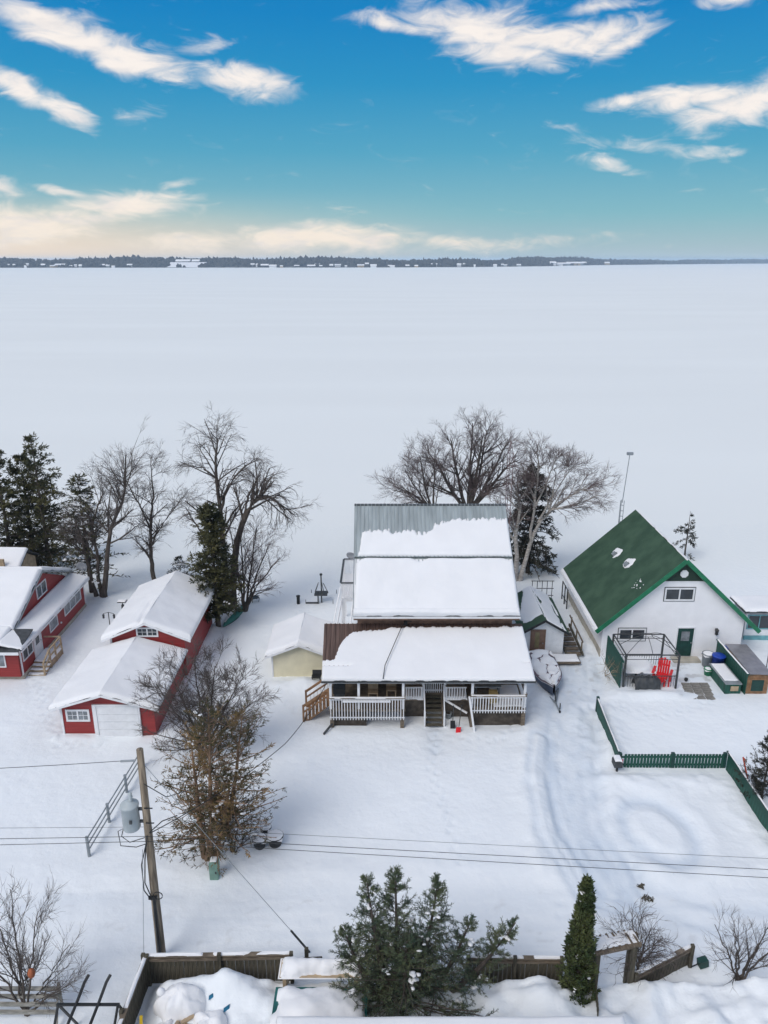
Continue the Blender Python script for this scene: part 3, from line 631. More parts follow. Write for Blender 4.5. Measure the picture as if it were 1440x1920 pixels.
def bunkie():
    r = thing('small_shed', 'little white shed with brown door and dark snow-streaked roof behind the boat', 'shed', (10.1, 43.5, 0))
    gable_walls(MB(), 8.85, 11.4, 43.45, 48.3, -.3, 1.78, 2.52, 'y').part('wall', WHITE, r)
    for sx, x0 in ((1, 8.55), (-1, 11.70)):
        m = MB(); slab(m, (x0, 43.2, 1.66), (0, 5.3, 0), (sx*1.575, 0, .94), .06); rf = m.part('roof', GREENROOF, r)
        U = (0, 5.3, 0)
        if sx == 1: f = lambda u, v: np.minimum(u-.9+.5*fbm(u*2, v*2, 3), v-.75+.35*np.sin(u*.9)+.4*fbm(u, v, 2))
        else: f = lambda u, v: np.minimum(v-.25-.2*np.clip(fbm(u*1.1, v*.3, 3)+.2, -1, 1), .0+.5*(fbm(v*6, u*.6, 3)+.02)+.25*np.exp(-((v-1.0)/.4)**2))
        snow(rf, (x0, 43.2, 1.665), U, (sx*1.575, 0, .94), .08, .12, f, res=.07)
    m = MB(); m.bar((8.52, 43.17, 1.6), (10.125, 43.17, 2.56), .05, .14); m.bar((11.73, 43.17, 1.6), (10.125, 43.172, 2.56), .05, .14); m.part('rake_board', BLACK, r)
    door(r, (9.35, 43.45, .05), EX, -EY, .82, 1.72, FASCIA, FASCIA, mat('door_glass', (.20, .17, .09), .3, .2, 2), (.3, .93), (.28, .62))
    MB().box(8.9, 12.3, 42.3, 43.3, .02, .16).part('landing', WOOD, r); snow(r, (8.9, 42.35, .16), (3.35, 0, 0), (0, .9, 0), .12, .15)
    s = thing('wooden_steps', 'brown timber steps climbing between the little white shed and green-roofed house', 'steps', (12.3, 44.2, 0))
    tm = boxmesh('tread', WOOD, .85, .34, .1)
    for k in range(6): piece('tread', tm, s, (12.15-.02*k, 43.5+.55*k, .05+.06*k))
    for x in (11.65, 12.68): MB().bar((x, 43.3, .12), (x-.1, 46.8, .52), .1, .16).part('stringer', OLDWOOD, s)
    MB().bar((12.75, 43.8, .75), (12.6, 46.9, 1.15), .06, .1).part('handrail', WOOD, s)
    for y, z in ((43.9, .7), (45.3, .9), (46.8, 1.05)): MB().bar((12.72, y, -.1), (12.72, y, z), .08).part('rail_post', WOOD, s)
bunkie()

def green_house():
    r = thing('green_roofed_house', 'white gabled house with steep dark green roof and bright green trim', 'house', (18.1, 43.2, 0))
    x0, x1, ya, yb, ze, za = 13.75, 22.55, 43.2, 52.4, 2.42, 6.60
    xm = 18.3
    MB().prism([(x0, ya, .0), (x1, ya, .0), (x1, ya, 2.68), (xm, ya, za), (x0, ya, 2.36)], (0, yb-ya, 0)).part('wall', STUCCO, r)
    MB().box(x0-.04, x1+.04, ya+.03, yb+.03, -.6, .55).part('foundation', CONC, r)
    sl = (6.78-2.02)/(xm-13.22)
    m = MB(); slab(m, (13.22, 42.85, 2.02), (0, 9.9, 0), (xm-13.22, 0, 6.78-2.02), .1); rl = m.part('roof', GREENROOF, r)
    m = MB(); slab(m, (23.42, 42.85, 2.02), (0, 9.9, 0), (xm-23.42, 0, 6.78-2.02), .1); rr = m.part('roof', GREENROOF, r)
    snow(rr, (23.42, 42.86, 2.02), (0, 9.85, 0), ((xm-23.42)*.97, 0, (6.78-2.02)*.97), .10, .1)
    for xe in (13.22, 23.42):
        m = MB(); m.bar((xe, 42.80, 1.98), (xm, 42.80+(.004 if xe > 20 else 0), 6.74), .06, .26); m.part('rake_board', GREEN, r)
        m = MB(); m.box(xe-.09, xe+.03, 42.88, 52.7, 1.9, 2.02); m.part('gutter', WHITE, r)
    # thin line of snow on the eave and rake
    snow(rl, (13.2, 42.9, 2.04), (0, 9.8, 0), (.16, 0, .15), .05, .06, res=.08)
    # dark gable panel over a trim line
    zp = 5.28; hw = (za-zp)/(za-ze)*(x1-x0)/2*1.0
    MB().prism([(xm-hw, ya-.001, zp), (xm+hw*.97, ya-.001, zp), (xm, ya-.001, za)], (0, -.035, 0)).part('gable_panel', mat('gable_green', (.02, .045, .032), .7, .15, 2), r)
    MB().box(xm-hw-.05, xm+hw, ya-.05, ya-.002, zp-.06, zp-.003).part('gable_trim', WHITE, r)
    m = MB(); n = 8
    m.prism([(xm+.08+.26*math.cos(math.pi/8+k*math.pi/4), ya-.037, 5.78+.26*math.sin(math.pi/8+k*math.pi/4)) for k in range(8)], (0, -.06, 0)); m.part('octagon_vent', WHITE, r)
    window(r, (17.35, ya, 3.95), EX, -EY, 1.85, .88, 2, fw=.10, outline=DGREY)
    window(r, (14.75, ya, 1.2), EX, -EY, 1.72, .85, 2, fw=.10, outline=DGREY)
    door(r, (18.48, ya, .12), EX, -EY, 1.0, 1.95, DGREEN, WHITE, CURT, (.55, .88), (.24, .76))
    MB().box(18.2, 19.9, 42.5, 43.15, -.1, .1).part('door_step', CONC, r)
    m = MB(); m.lathe((20.85, 43.02, 1.65), [(.02, .5), (.05, .46), (.14, .34), (.11, .32), (.09, .1), (.12, .08), (.03, 0)], 8); m.box(20.8, 20.9, 43.02, 43.2, 1.95, 2.05); m.part('wall_lantern', BLACK, r)
    # roof vents with a halo of snow
    Nn = V3(-sl, 0, 1); Nn = Nn/np.linalg.norm(Nn)
    for (y, x) in ((49.3, 16.0), (47.1, 16.15)):
        z = 2.02+(x-13.22)*sl; c = V3(x, y, z)
        up = V3(1, 0, sl)/np.linalg.norm(V3(1, 0, sl))
        m = MB(); m.obox(c+Nn*.06, EY*.15, up*.15, Nn*.10); vt = m.part('roof_vent', GREY, r)
        snow(vt, c-EY*.5-up*.26+Nn*.006, EY*1.0, up*.95, .07, .12, lambda u, v, y=y: np.minimum(.42-np.hypot((u-.5)*.95, v-.45)+.35*fbm(u*2.5+y, v*2.5, 3), np.maximum(np.abs(u-.5)-.19, np.abs(v-.26)-.19)), res=.04, nz=.6)
    def flecks(u, v): return .16*(fbm(u*9, v*9, 2))-.034-.0*u+np.minimum(0, .5-np.hypot(u-.7, (v-.6)*1.1))*.2
    x = 15.6; y = 43.5; up = V3(1, 0, sl)/np.linalg.norm(V3(1, 0, sl)); c = V3(x, y, 2.02+(x-13.22)*sl)
    snow(rl, c+Nn*.006, EY*1.6, up*1.2, .04, .05, flecks, res=.04, name='snow_flecks')
    # lattice tv mast behind
    r2 = thing('antenna_mast', 'slim grey antenna mast rising behind the green roof ridge', 'mast', (18.2, 55.6, 0))
    m = MB()
    for k, (a, b) in enumerate(((0, 0), (.28, 0), (.14, .24))): m.tube([(18.05+a, 55.5+b, -.6), (18.05+a, 55.5+b, 6.6)], .025, 5)
    for k in range(16): z = -.4+k*.44; m.bar((18.05, 55.5, z), (18.33, 55.5, z), .02); m.bar((18.05, 55.5, z), (18.19, 55.74, z), .02); m.bar((18.33, 55.5, z), (18.19, 55.74, z), .02)
    m.part('lattice_tower', GREY, r2)
    m = MB(); m.tube([(18.22, 55.6, 6.4), (18.42, 55.6, 10.2)], .03, 6); m.part('pole', GREY, r2)
    m = MB(); m.box(18.2, 18.65, 55.5, 55.7, 10.15, 10.35); m.part('antenna_head', GREY, r2)
    # black balcony gate on the lake-side corner
    r3 = thing('side_railing', 'black metal railing beside the back corner of the green-roofed house', 'railing', (13.1, 51, 0))
    m = MB()
    for y in (50.2, 51.0, 51.8): m.bar((13.2, y, -.4), (13.2, y, 1.55), .07)
    m.bar((13.2, 50.2, 1.5), (13.2, 51.8, 1.5), .05); m.bar((13.2, 50.2, .5), (13.2, 51.8, .5), .04); m.part('rail_frame', BLACK, r3)
green_house()

def neighbour_right():
    r = thing('flat_roofed_house', 'snow-roofed white house with teal trimmed windows at the right edge', 'house', (27, 45.6, 0))
    MB().box(23.9, 33, 45.6, 47.4, -.4, 2.1).part('wall', WHITE, r)
    m = MB(); m.box(23.6, 33.4, 45.2, 47.6, 2.1, 2.2); rf = m.part('roof', DGREY, r)
    snow(rf, (23.62, 45.22, 2.2), (9.7, 0, 0), (0, 2.36, 0), .2, .3, res=.12)
    window(r, (24.0, 45.6, .78), EX, -EY, 1.6, 1.05, 2, TEAL, GLASS); window(r, (25.75, 45.6, .78), EX, -EY, 2.2, 1.05, 1, TEAL, TEAL); window(r, (28.2, 45.6, .78), EX, -EY, 2.2, 1.05, 2, TEAL, GLASS)
    MB().box(23.9, 33, 45.52, 45.598, -.35, .3).part('teal_skirting', TEAL, r)
neighbour_right()

def red_house():
    r = thing('red_house', 'large red sided house with snowy roof at the left edge', 'house', (-22.5, 42, 0))
    SX = -21.7
    # lean-to with pent roof facing right
    MB().box(-22.85, SX, 40.5, 50.6, .3, 2.1).part('lean_to_wall', RED, r)
    MB().box(-30, SX+.03, 40.53, 50.63, -.4, .32).part('foundation', CONC, r)
    MB().prism([(-22.852, 40.5, .31), (-22.852, 51.0, .31), (-22.852, 51.0, 2.3), (-22.852, 46.7, 4.35), (-22.852, 42.1, 2.4), (-22.852, 40.5, 2.2)], (-8, 0, 0)).part('wall', RED, r)
    m = MB(); slab(m, (SX+.30, 40.2, 2.12), (0, 10.9, 0), (-1.44, 0, .36), .06); pf = m.part('pent_roof', DGREY, r)
    snow(pf, (SX+.31, 40.2, 2.12), (0, 10.9, 0), (-1.45, 0, .36), .13, .15, res=.1)
    MB().box(SX+.25, SX+.302, 40.2, 51.1, 1.97, 2.09).part('eave_board', WHITE, r)
    # main roof
    m = MB(); slab(m, (-22.6, 42.1, 2.55), (-9, 0, 0), (0, 4.6, 1.95), .1); slab(m, (-22.6, 51.3, 2.55), (-9, 0, 0), (0, -4.6, 1.95), .1); rf = m.part('roof', DGREY, r)
    m = MB(); slab(m, (-21.5, 39.9, 2.15), (-10, 0, 0), (0, 2.2, .42), .08); pfr = m.part('porch_roof', DGREY, r)
    snow(rf, (-22.62, 42.0, 2.56), (-9, 0, 0), (0, 4.68, 1.98), .26, .18, res=.15); snow(rf, (-22.62, 51.3, 2.56), (-9, 0, 0), (0, -4.6, 1.95), .26, .22, res=.15)
    snow(pfr, (-22.75, 39.92, 2.17), (-9, 0, 0), (0, 2.25, .46), .26, .2, res=.12)
    m = MB(); m.bar((-22.6, 42.0, 2.48), (-22.6, 46.7, 4.46), .05, .12); m.bar((-22.6, 51.3, 2.5), (-22.6, 46.7, 4.464), .05, .12); m.part('rake_board', GREY, r)
    MB().box(-31, -21.45, 39.86, 39.9, 1.98, 2.15).part('porch_fascia', WHITE, r)
    MB().box(-31, -21.75, 40.3, 40.5, .3, 2.1).part('front_wall', RED, r)
    window(r, (-24.4, 40.3, .95), EX, -EY, 1.9, .95, 2, glass=CURT)
    Yd = EY
    window(r, (SX, 47.0, 1.0), EY, EX, 2.9, 1.05, 3, glass=CURT); window(r, (SX, 44.6, .98), EY, EX, 1.25, 1.05, 1, glass=CURT); window(r, (SX, 40.75, 1.05), EY, EX, 1.35, .85, 2)
    window(r, (-22.85, 45.9, 2.75), EY, EX, 1.5, .9, 2)
    door(r, (SX, 42.3, .42), EY, EX, .95, 1.75, WHITE, WHITE, GLASS, (.45, .78), (.25, .75))
    MB().box(SX-.03, SX+.03, 50.5, 50.62, .3, 2.1).part('corner_board', WHITE, r); MB().box(SX-.03, SX+.03, 40.47, 40.58, .3, 2.1).part('corner_board', WHITE, r)
    # landing and steps
    s = MB().box(-21.66, -20.6, 41.9, 43.6, .0, .42).part('entry_landing', TANW, r)
    snow(s, (-21.66, 41.9, .42), (1.06, 0, 0), (0, 1.7, 0), .1, .1)
    tm = boxmesh('tread', TANW, 1.06, .32, .09)
    for k in range(3):
        t = piece('tread', tm, s, (-21.12, 41.72-.33*k, .22-.12*k)); 
        snow(s, (-21.65, 41.58-.33*k, .315-.12*k), (1.06, 0, 0), (0, .28, 0), .05, .07, res=.06)
    m = MB(); m.bar((-20.62, 43.6, 1.25), (-20.62, 41.9, 1.25), .1, .06); m.bar((-20.62, 41.9, 1.25), (-20.62, 40.95, .85), .1, .06); m.bar((-21.66, 43.62, 1.25), (-20.62, 43.62, 1.25), .1, .06)
    for y, z in ((43.6, 0), (42.7, 0), (41.9, 0), (40.95, -.3)): m.bar((-20.62, y, z), (-20.62, y, 1.24 if y > 41 else .85), .09)
    m.bar((-20.62, 43.6, .8), (-20.62, 41.9, .8), .05, .1); m.bar((-20.62, 41.9, .8), (-20.62, 40.95, .4), .05, .1); m.part('entry_railing', TANW, r)
    m = MB(); m.lathe((0, 0, 0), [(.02, .12), (.22, .08), (.40, 0), (.41, .0), (.40, -.02), (.2, .05), (.02, .09)], 20)
    v = [tuple(Vector(p) @ Matrix.Rotation(R(70), 3, 'X')) for p in m.v]; m.v = [(x-21.9, y+51.2, z+2.95) for x, y, z in v]; m.bar((-21.9, 51.3, 2.9), (-21.9, 51.2, 2.3), .05); m.part('satellite_dish', DISHM, r, True)
    m = MB(); m.lathe((-21.68, 46.3, .85), [(.07, 0), (.07, .1), (.02, .12)], 8); m.part('wall_vent', WHITE, r)
    # rear wing with its own little hipped roof
    r2 = thing('rear_wing', 'small snow-capped gable with tan wall behind the red house roof', 'building', (-27, 54, 0))
    gable_walls(MB(), -31, -27.2, 52.3, 55.4, -.4, 2.1, 3.0, 'x').part('wall', TANW, r2)
    MB().box(-29.4, -28.0, 52.1, 52.29, .5, 3.1).part('chimney', TANW, r2)
    m = MB(); slab(m, (-26.95, 51.9, 2.1), (-5, 0, 0), (0, 1.95, 1.1), .08); slab(m, (-26.95, 55.8, 2.1), (-5, 0, 0), (0, -1.95, 1.1), .08); rf = m.part('roof', DGREY, r2)
    snow(rf, (-26.95, 51.9, 2.1), (-5, 0, 0), (0, 1.95, 1.1), .2, .2, sharp=(0, 0, 0, 1))
red_house()

def garages():
    r = thing('red_garage', 'low red garage with white overhead door and rounded snowy roof', 'garage', (-14.6, 34.8, 0))
    gable_walls(MB(), -17.0, -12.1, 34.8, 40.75, -.3, 1.84, 2.54, 'y', -.1).part('wall', RED, r)
    xm = -14.65
    for x0 in (-17.45, -11.72):
        m = MB(); slab(m, (x0, 34.45, 1.80), (0, 6.3, 0), (xm-x0, 0, .86), .06); rf = m.part('roof', DGREY, r)
        snow(rf, (x0, 34.44, 1.805), (0, 6.3, 0), (xm-x0, 0, .86), .20, .24, res=.13, seed=x0, sharp=(0, 0, 0, 1), nz=.35)
    m = MB(); m.bar((-17.46, 34.42, 1.74), (xm, 34.42, 2.62), .05, .11); m.bar((-11.71, 34.422, 1.74), (xm, 34.424, 2.62), .05, .11); m.part('rake_board', WHITE, r)
    MB().box(-17.04, -16.93, 34.76, 34.9, -.2, 1.9).part('corner_board', WHITE, r)
    MB().box(-17.05, -15.3, 34.74, 34.796, -.2, .12).part('base_board', WHITE, r)
    window(r, (-16.75, 34.8, .88), EX, -EY, 1.25, .72, 2, glass=CURT, bars=1, fw=.1)
    d = MB().box(-15.1, -12.9, 34.74, 34.82, -.2, 1.82).part('garage_door', WHITE, r)
    pm = boxmesh('door_panel', WHITE, 2.14, .02, .44)
    for k in range(4): piece('door_panel', pm, d, (-14.0, 34.732, -.02+.455*k))
    m = MB(); m.box(-15.3, -15.102, 34.70, 34.797, -.2, 1.92); m.box(-12.898, -12.82, 34.70, 34.797, -.2, 1.92); m.box(-15.1, -12.9, 34.70, 34.797, 1.822, 1.92); m.part('door_frame', WHITE, d)
    b = thing('red_barn', 'taller red barn with small gable window behind the low red garage', 'barn', (-14.1, 44.5, 0))
    gable_walls(MB(), -16.3, -11.9, 40.8, 47.8, -.3, 2.72, 3.60, 'y').part('wall', RED, b)
    xm = -14.1
    for x0 in (-16.75, -11.45):
        m = MB(); slab(m, (x0, 40.5, 2.62), (0, 7.6, 0), (xm-x0, 0, 1.10), .06); rf = m.part('roof', DGREY, b)
        snow(rf, (x0, 40.48, 2.625), (0, 7.6, 0), (xm-x0, 0, 1.1), .26, .22, (lambda u, v: np.hypot(v-2.60+.1*np.sin(u*.7), np.maximum(0, u-2.6)*.2)-.02) if x0 < -14 else None, res=.1, seed=x0, sharp=(0, 0, 0, 1))
    m = MB(); m.bar((-16.76, 40.47, 2.56), (xm, 40.47, 3.70), .05, .11); m.bar((-11.44, 40.472, 2.56), (xm, 40.474, 3.70), .05, .11); m.part('rake_board', WHITE, b)
    window(b, (-14.72, 40.8, 2.72), EX, -EY, 1.3, .62, 2, bars=1, fw=.09)
    MB().box(-16.34, -16.22, 40.76, 40.88, 1.5, 2.7).part('corner_board', WHITE, b)
    y = thing('yellow_shed', 'pale yellow shed with thick snow on its roof left of the porch', 'shed', (-5.1, 40.8, 0))
    gable_walls(MB(), -6.75, -3.4, 40.8, 44.2, -.3, 1.6, 2.22, 'y').part('wall', CREAM, y)
    xm = -5.075
    for x0 in (-7.1, -3.05):
        m = MB(); slab(m, (x0, 40.5, 1.52), (0, 4.0, 0), (xm-x0, 0, .80), .06); rf = m.part('roof', DGREY, y)
        snow(rf, (x0, 40.48, 1.525), (0, 4.0, 0), (xm-x0, 0, .80), .26, .24, res=.11, seed=x0, sharp=(0, 0, 0, 1))
    m = MB(); m.bar((-7.1, 40.47, 1.47), (xm, 40.47, 2.28), .05, .13); m.bar((-3.05, 40.472, 1.47), (xm, 40.474, 2.28), .05, .13); m.part('rake_board', WHITE, y)
    m = MB(); m.box(-6.78, -6.68, 40.76, 40.84, -.2, 1.58); m.part('corner_board', WHITE, y)
garages()
# ------------------------------------------------------------------ trees
def tubes_np(P, Rr, n):
    """P (N,k,3) polylines, R (N,k) radii -> verts, quads"""
    Nn, k, _ = P.shape
    D = np.empty_like(P); D[:, 1:-1] = P[:, 2:]-P[:, :-2]; D[:, 0] = P[:, 1]-P[:, 0]; D[:, -1] = P[:, -1]-P[:, -2]
    D /= np.linalg.norm(D, axis=-1, keepdims=True)+1e-9
    ref = np.where(np.abs(D[..., 2:3]) < .85, np.array([0, 0, 1.]), np.array([1., 0, 0]))
    A = np.cross(D, ref); A /= np.linalg.norm(A, axis=-1, keepdims=True)+1e-9; B = np.cross(A, D)
    t = 2*np.pi*np.arange(n)/n
    V = P[:, :, None]+Rr[:, :, None, None]*(A[:, :, None]*np.cos(t)[:, None]+B[:, :, None]*np.sin(t)[:, None])
    i = np.arange(Nn*k*n).reshape(Nn, k, n)
    F = np.stack([i[:, :-1], np.roll(i, -1, 2)[:, :-1], np.roll(i, -1, 2)[:, 1:], i[:, 1:]], -1).reshape(-1, 4)
    return V.reshape(-1, 3), F
def limbs(rs, S, D, L, R0, k, curve, grav, wig, taper=.35):
    """grow N limbs: starts S, directions D, lengths L, base radii R0"""
    n = len(S); P = np.empty((n, k, 3)); P[:, 0] = S; d = D/np.linalg.norm(D, axis=1, keepdims=True)
    for j in range(1, k):
        P[:, j] = P[:, j-1]+d*(L/(k-1))[:, None]
        d = d+rs.normal(0, wig, (n, 3))+np.array([0, 0, 1.])*grav*(1+curve*j)
        d /= np.linalg.norm(d, axis=1, keepdims=True)
    t = np.linspace(0, 1, k); Rr = R0[:, None]*(1-(1-taper)*t)[None]
    return P, Rr
def spawn(rs, P, Rr, per, lo, hi, ang, lf, ll, rf, minr, dirbias=None):
    """children along each limb"""
    n, k, _ = P.shape; t = rs.uniform(lo, hi, (n, per)); x = t*(k-1); i = np.minimum(x.astype(int), k-2); f = (x-i)[..., None]
    idx = np.arange(n)[:, None]; S = P[idx, i]*(1-f)+P[idx, i+1]*f; T = P[idx, i+1]-P[idx, i]; T /= np.linalg.norm(T, axis=-1, keepdims=True)
    rnd = rs.normal(0, 1, S.shape); rnd -= (rnd*T).sum(-1, keepdims=True)*T; rnd /= np.linalg.norm(rnd, axis=-1, keepdims=True)
    a = rs.uniform(ang[0], ang[1], (n, per, 1)); D = T*np.cos(a)+rnd*np.sin(a)
    if dirbias is not None: D = D+np.array(dirbias)
    Lp = np.linalg.norm(np.diff(P, axis=1), axis=-1).sum(1); L = (Lp[:, None]*rs.uniform(lf*.6, lf*1.2, (n, per))*(1.15-.55*t)).clip(ll)
    R_ = np.maximum(minr, rf*np.take_along_axis(Rr, i, 1))
    return S.reshape(-1, 3), D.reshape(-1, 3), L.ravel(), R_.ravel()
def put(name, v, f, mt, parent, base, smooth=True):
    o = bpy.data.objects.new(name, npmesh(name, v-np.array(base), f, mt, smooth)); link(o, parent); return o
def join(vf):
    V = []; F = []; b = 0
    for v, f in vf: V.append(v); F.append(f+b); b += len(v)
    return np.concatenate(V), np.concatenate(F)
def bare_tree(name, label, base, stems, seed, bark=BARK, twig=TWIG, per=(9, 7, 6, 5), ang=(.35, .95), lf=(.55, .55, .5, .55), grav=(.02, .03, .02, .0), wig=(.07, .12, .14, .16), mint=.008, lo0=.3, group=None, cat='tree', thin=.55, tws=1.0, top=None, xs=None):
    """stems: list of (list of world points, r0, r1)"""
    rs = np.random.RandomState(seed); r = thing(name, label, cat, base, group=group)
    trunk = []; sub = []
    for pts, r0, r1 in stems:
        p = np.array(pts, float); k = 12; x = np.linspace(0, len(p)-1, k)
        P = np.stack([np.interp(x, np.arange(len(p)), p[:, c]) for c in range(3)], -1)
        for _ in range(2): P[1:-1] = (P[:-2]+2*P[1:-1]+P[2:])/4
        P[1:-1] += rs.normal(0, .03, (k-2, 3)); Rr = np.linspace(r0, r1, k)[None]; Rr[0, 0] *= 1.35
        trunk.append(tubes_np(P[None], Rr, 8)); sub.append((P[None], Rr))
    tw = []
    cur = sub
    lv = 0
    for lv, pr in enumerate(per):
        SS = [spawn(rs, P, Rr, pr if lv else max(2, int(round(pr*np.linalg.norm(np.diff(P[0], axis=0), axis=-1).sum()/7.0/tws**1.4))), lo0 if lv == 0 else .12, 1.0, ang if lv < 2 else (ang[0]*.7, ang[1]*.75), lf[lv], (.6, .6, .62, .5)[lv]*tws, thin if lv else .5, mint) for P, Rr in cur]
        S, D, L, R0 = (np.concatenate(z) for z in zip(*SS))
        if lv >= 2:
            PL = np.concatenate([np.repeat(np.linalg.norm(np.diff(P, axis=1), axis=-1).sum(1), pr) for P, Rr in cur]); kp = rs.rand(len(S)) < np.clip(PL/(1.6 if lv == 2 else .9)/tws, .25, 1); S, D, L, R0 = S[kp], D[kp], L[kp], R0[kp]
        k = 6 if lv < 2 else 4
        P, Rr = limbs(rs, S, D, L, R0, k, .3, grav[lv], wig[lv], .4)
        (trunk if lv == 0 else tw).append(tubes_np(P, Rr, 6 if lv == 0 else (4 if lv == 1 else 3)))
        cur = [(P, Rr)]
    tv, tf = join(trunk); cv, cf = join(tw)
    if top:
        b2 = base[2]; sc_ = (top-b2)/(np.percentile(cv[:, 2], 99.6)-b2); cx = stems[0][0][0][0]; sx = 1 if xs is None else xs
        for q in (tv, cv): q[:, 2] = b2+(q[:, 2]-b2)*sc_; q[:, 0] = cx+(q[:, 0]-cx)*sx
    put('trunk', tv, tf, bark, r, base); put('crown', cv, cf, twig, r, base)
    return r
def blades(rs, S, D, L, Wd):
    """thin leaf blades: 2 crossing triangles at S along D"""
    n = len(S); D = D/(np.linalg.norm(D, axis=1, keepdims=True)+1e-9); rnd = rs.normal(0, 1, (n, 3)); A = np.cross(D, rnd); A /= np.linalg.norm(A, axis=1, keepdims=True)+1e-9
    mid = S+D*(L*.45)[:, None]
    v = np.stack([S, mid-A*(Wd/2)[:, None], S+D*L[:, None], mid+A*(Wd/2)[:, None]], 1)
    f = np.arange(n*4).reshape(n, 4); return v.reshape(-1, 3), f
def along(rs, P, m):
    n, k, _ = P.shape; x = rs.uniform(0, k-1.001, (n, m)); i = x.astype(int); f = (x-i)[..., None]; idx = np.arange(n)[:, None]
    S = P[idx, i]*(1-f)+P[idx, i+1]*f; T = P[idx, i+1]-P[idx, i]; T /= np.linalg.norm(T, axis=-1, keepdims=True)+1e-9
    return S.reshape(-1, 3), T.reshape(-1, 3)
def lumps(rs, C, sx, sz, mt, parent, base, name='snow_clump', per=None):
    """flattened snow cushions at C, one joined part"""
    import bmesh
    bm = bmesh.new(); bmesh.ops.create_icosphere(bm, subdivisions=1, radius=1); v0 = np.array([q.co[:] for q in bm.verts]); f0 = np.array([[q.index for q in f.verts] for f in bm.faces]); bm.free()
    C = np.repeat(C, 4, 0)+rs.normal(0, 1, (len(C)*4, 3))*np.array([sx*.8, sx*.8, sz*.4]); sx = sx*.62; sz = sz*.8
    n = len(C); s = np.stack([rs.uniform(.7, 1.3, n)*sx, rs.uniform(.7, 1.3, n)*sx, rs.uniform(.7, 1.2, n)*sz], -1)
    nz = 1+rs.uniform(-.32, .32, (n, len(v0), 1)); s[:, 1] *= rs.uniform(.5, 1.4, n)
    V = (v0[None]*nz*s[:, None]+C[:, None]).reshape(-1, 3); F = (f0[None]+len(v0)*np.arange(n)[:, None, None]).reshape(-1, 3)
    o = put(name, V, F, mt, parent, base); o['kind'] = 'stuff'; return o
def conifer(name, label, base, h, rad, seed, mt=NEEDLE, bark=BARK, whorl=.28, per=7, droop=-.10, up=.15, shape=1.0, bare=.08, twl=.42, nb=10, bl=.11, bw=.022, lean=(0, 0), irregular=.25, snow_n=0, group=None, tr=None, sparse=1.0, twn=None, tops=None, ssx=.22, parent=None):
    rs = np.random.RandomState(seed); r = parent or thing(name, label, 'tree', base, group=group)
    b = np.array(base, float); tr = tr or h*.016
    stems = tops or [(0, 0, h, rad)]
    TR = []; BR = []; LV = []; C = []
    for (ox, oy, hh, rd) in stems:
        zz = np.linspace(0, 1, 9); P = np.stack([b[0]+ox*zz**.5+lean[0]*zz*hh+rs.normal(0, .01, 9), b[1]+oy*zz**.5+lean[1]*zz*hh, b[2]-.2+zz*(hh+.2)], -1)
        TR.append(tubes_np(P[None], np.linspace(tr, .012, 9)[None], 7))
        nw = int(hh*(1-bare)/whorl*per); t = bare+(1-bare)*np.sqrt(rs.uniform(0, 1, nw)) if False else rs.uniform(bare, .985, nw)
        S = np.stack([np.interp(t, zz, P[:, c]) for c in range(3)], -1)
        a = rs.uniform(0, 2*np.pi, nw); L = rd*np.clip(1-t, 0, 1)**shape*rs.uniform(1-irregular, 1+irregular, nw)+.10
        if shape < .6: L *= np.clip((t-bare)/.12+.55, 0, 1)
        D = np.stack([np.cos(a), np.sin(a), up+.75*t**2+rs.normal(0, .08, nw)], -1)
        PB, RB = limbs(rs, S, D, L, np.maximum(.008, L*.016), 6, .2, droop, .05, .3)
        BR.append(tubes_np(PB, RB, 4))
        q = max(2, int((twn or 5)))
        reps = np.maximum(1, (L/ (rd/ q)).astype(int))
        idx = np.repeat(np.arange(nw), np.minimum(reps+1, q+2)); Pb = PB[idx]
        S2, T2 = along(rs, Pb, 1); sd = np.cross(T2, np.array([0, 0, 1.])); sd *= rs.choice([-1, 1], len(sd))[:, None]
        D2 = T2*.75+sd*rs.uniform(.4, 1.0, (len(sd), 1))+rs.normal(0, .12, sd.shape)+np.array([0, 0, .06])
        L2 = twl*rs.uniform(.5, 1.2, len(S2))*np.clip(L[idx]/rd*1.6, .35, 1)
        P2, R2 = limbs(rs, S2, D2, L2, np.full(len(S2), .010), 4, .1, .02, .08, .5)
        BR.append(tubes_np(P2, R2, 3))
        for PP, m in ((P2, nb), (PB[:, 2:], nb)):
            S3, T3 = along(rs, PP, m); keep = rs.rand(len(S3)) < sparse; S3, T3 = S3[keep], T3[keep]
            rn = rs.normal(0, 1, S3.shape); rn -= (rn*T3).sum(1, keepdims=True)*T3; rn /= np.linalg.norm(rn, axis=1, keepdims=True)
            LV.append(blades(rs, S3, T3*.75+rn*.7, bl*rs.uniform(.7, 1.3, len(S3)), np.full(len(S3), bw)))
        C.append(PB[:, 3][L > rd*.25])
    v, f = join(TR); put('trunk', v, f, bark, r, base)
    v, f = join(LV); put('crown', v, f, mt, r, base, False)
    v, f = join(BR); put('branches', v, f, bark, r, base)
    if snow_n:
        C = np.concatenate(C); C = C[rs.choice(len(C), min(snow_n, len(C)), False)]+np.array([0, 0, .05]); lumps(rs, C, ssx, ssx*.30, SNOW, r, base)
    return r
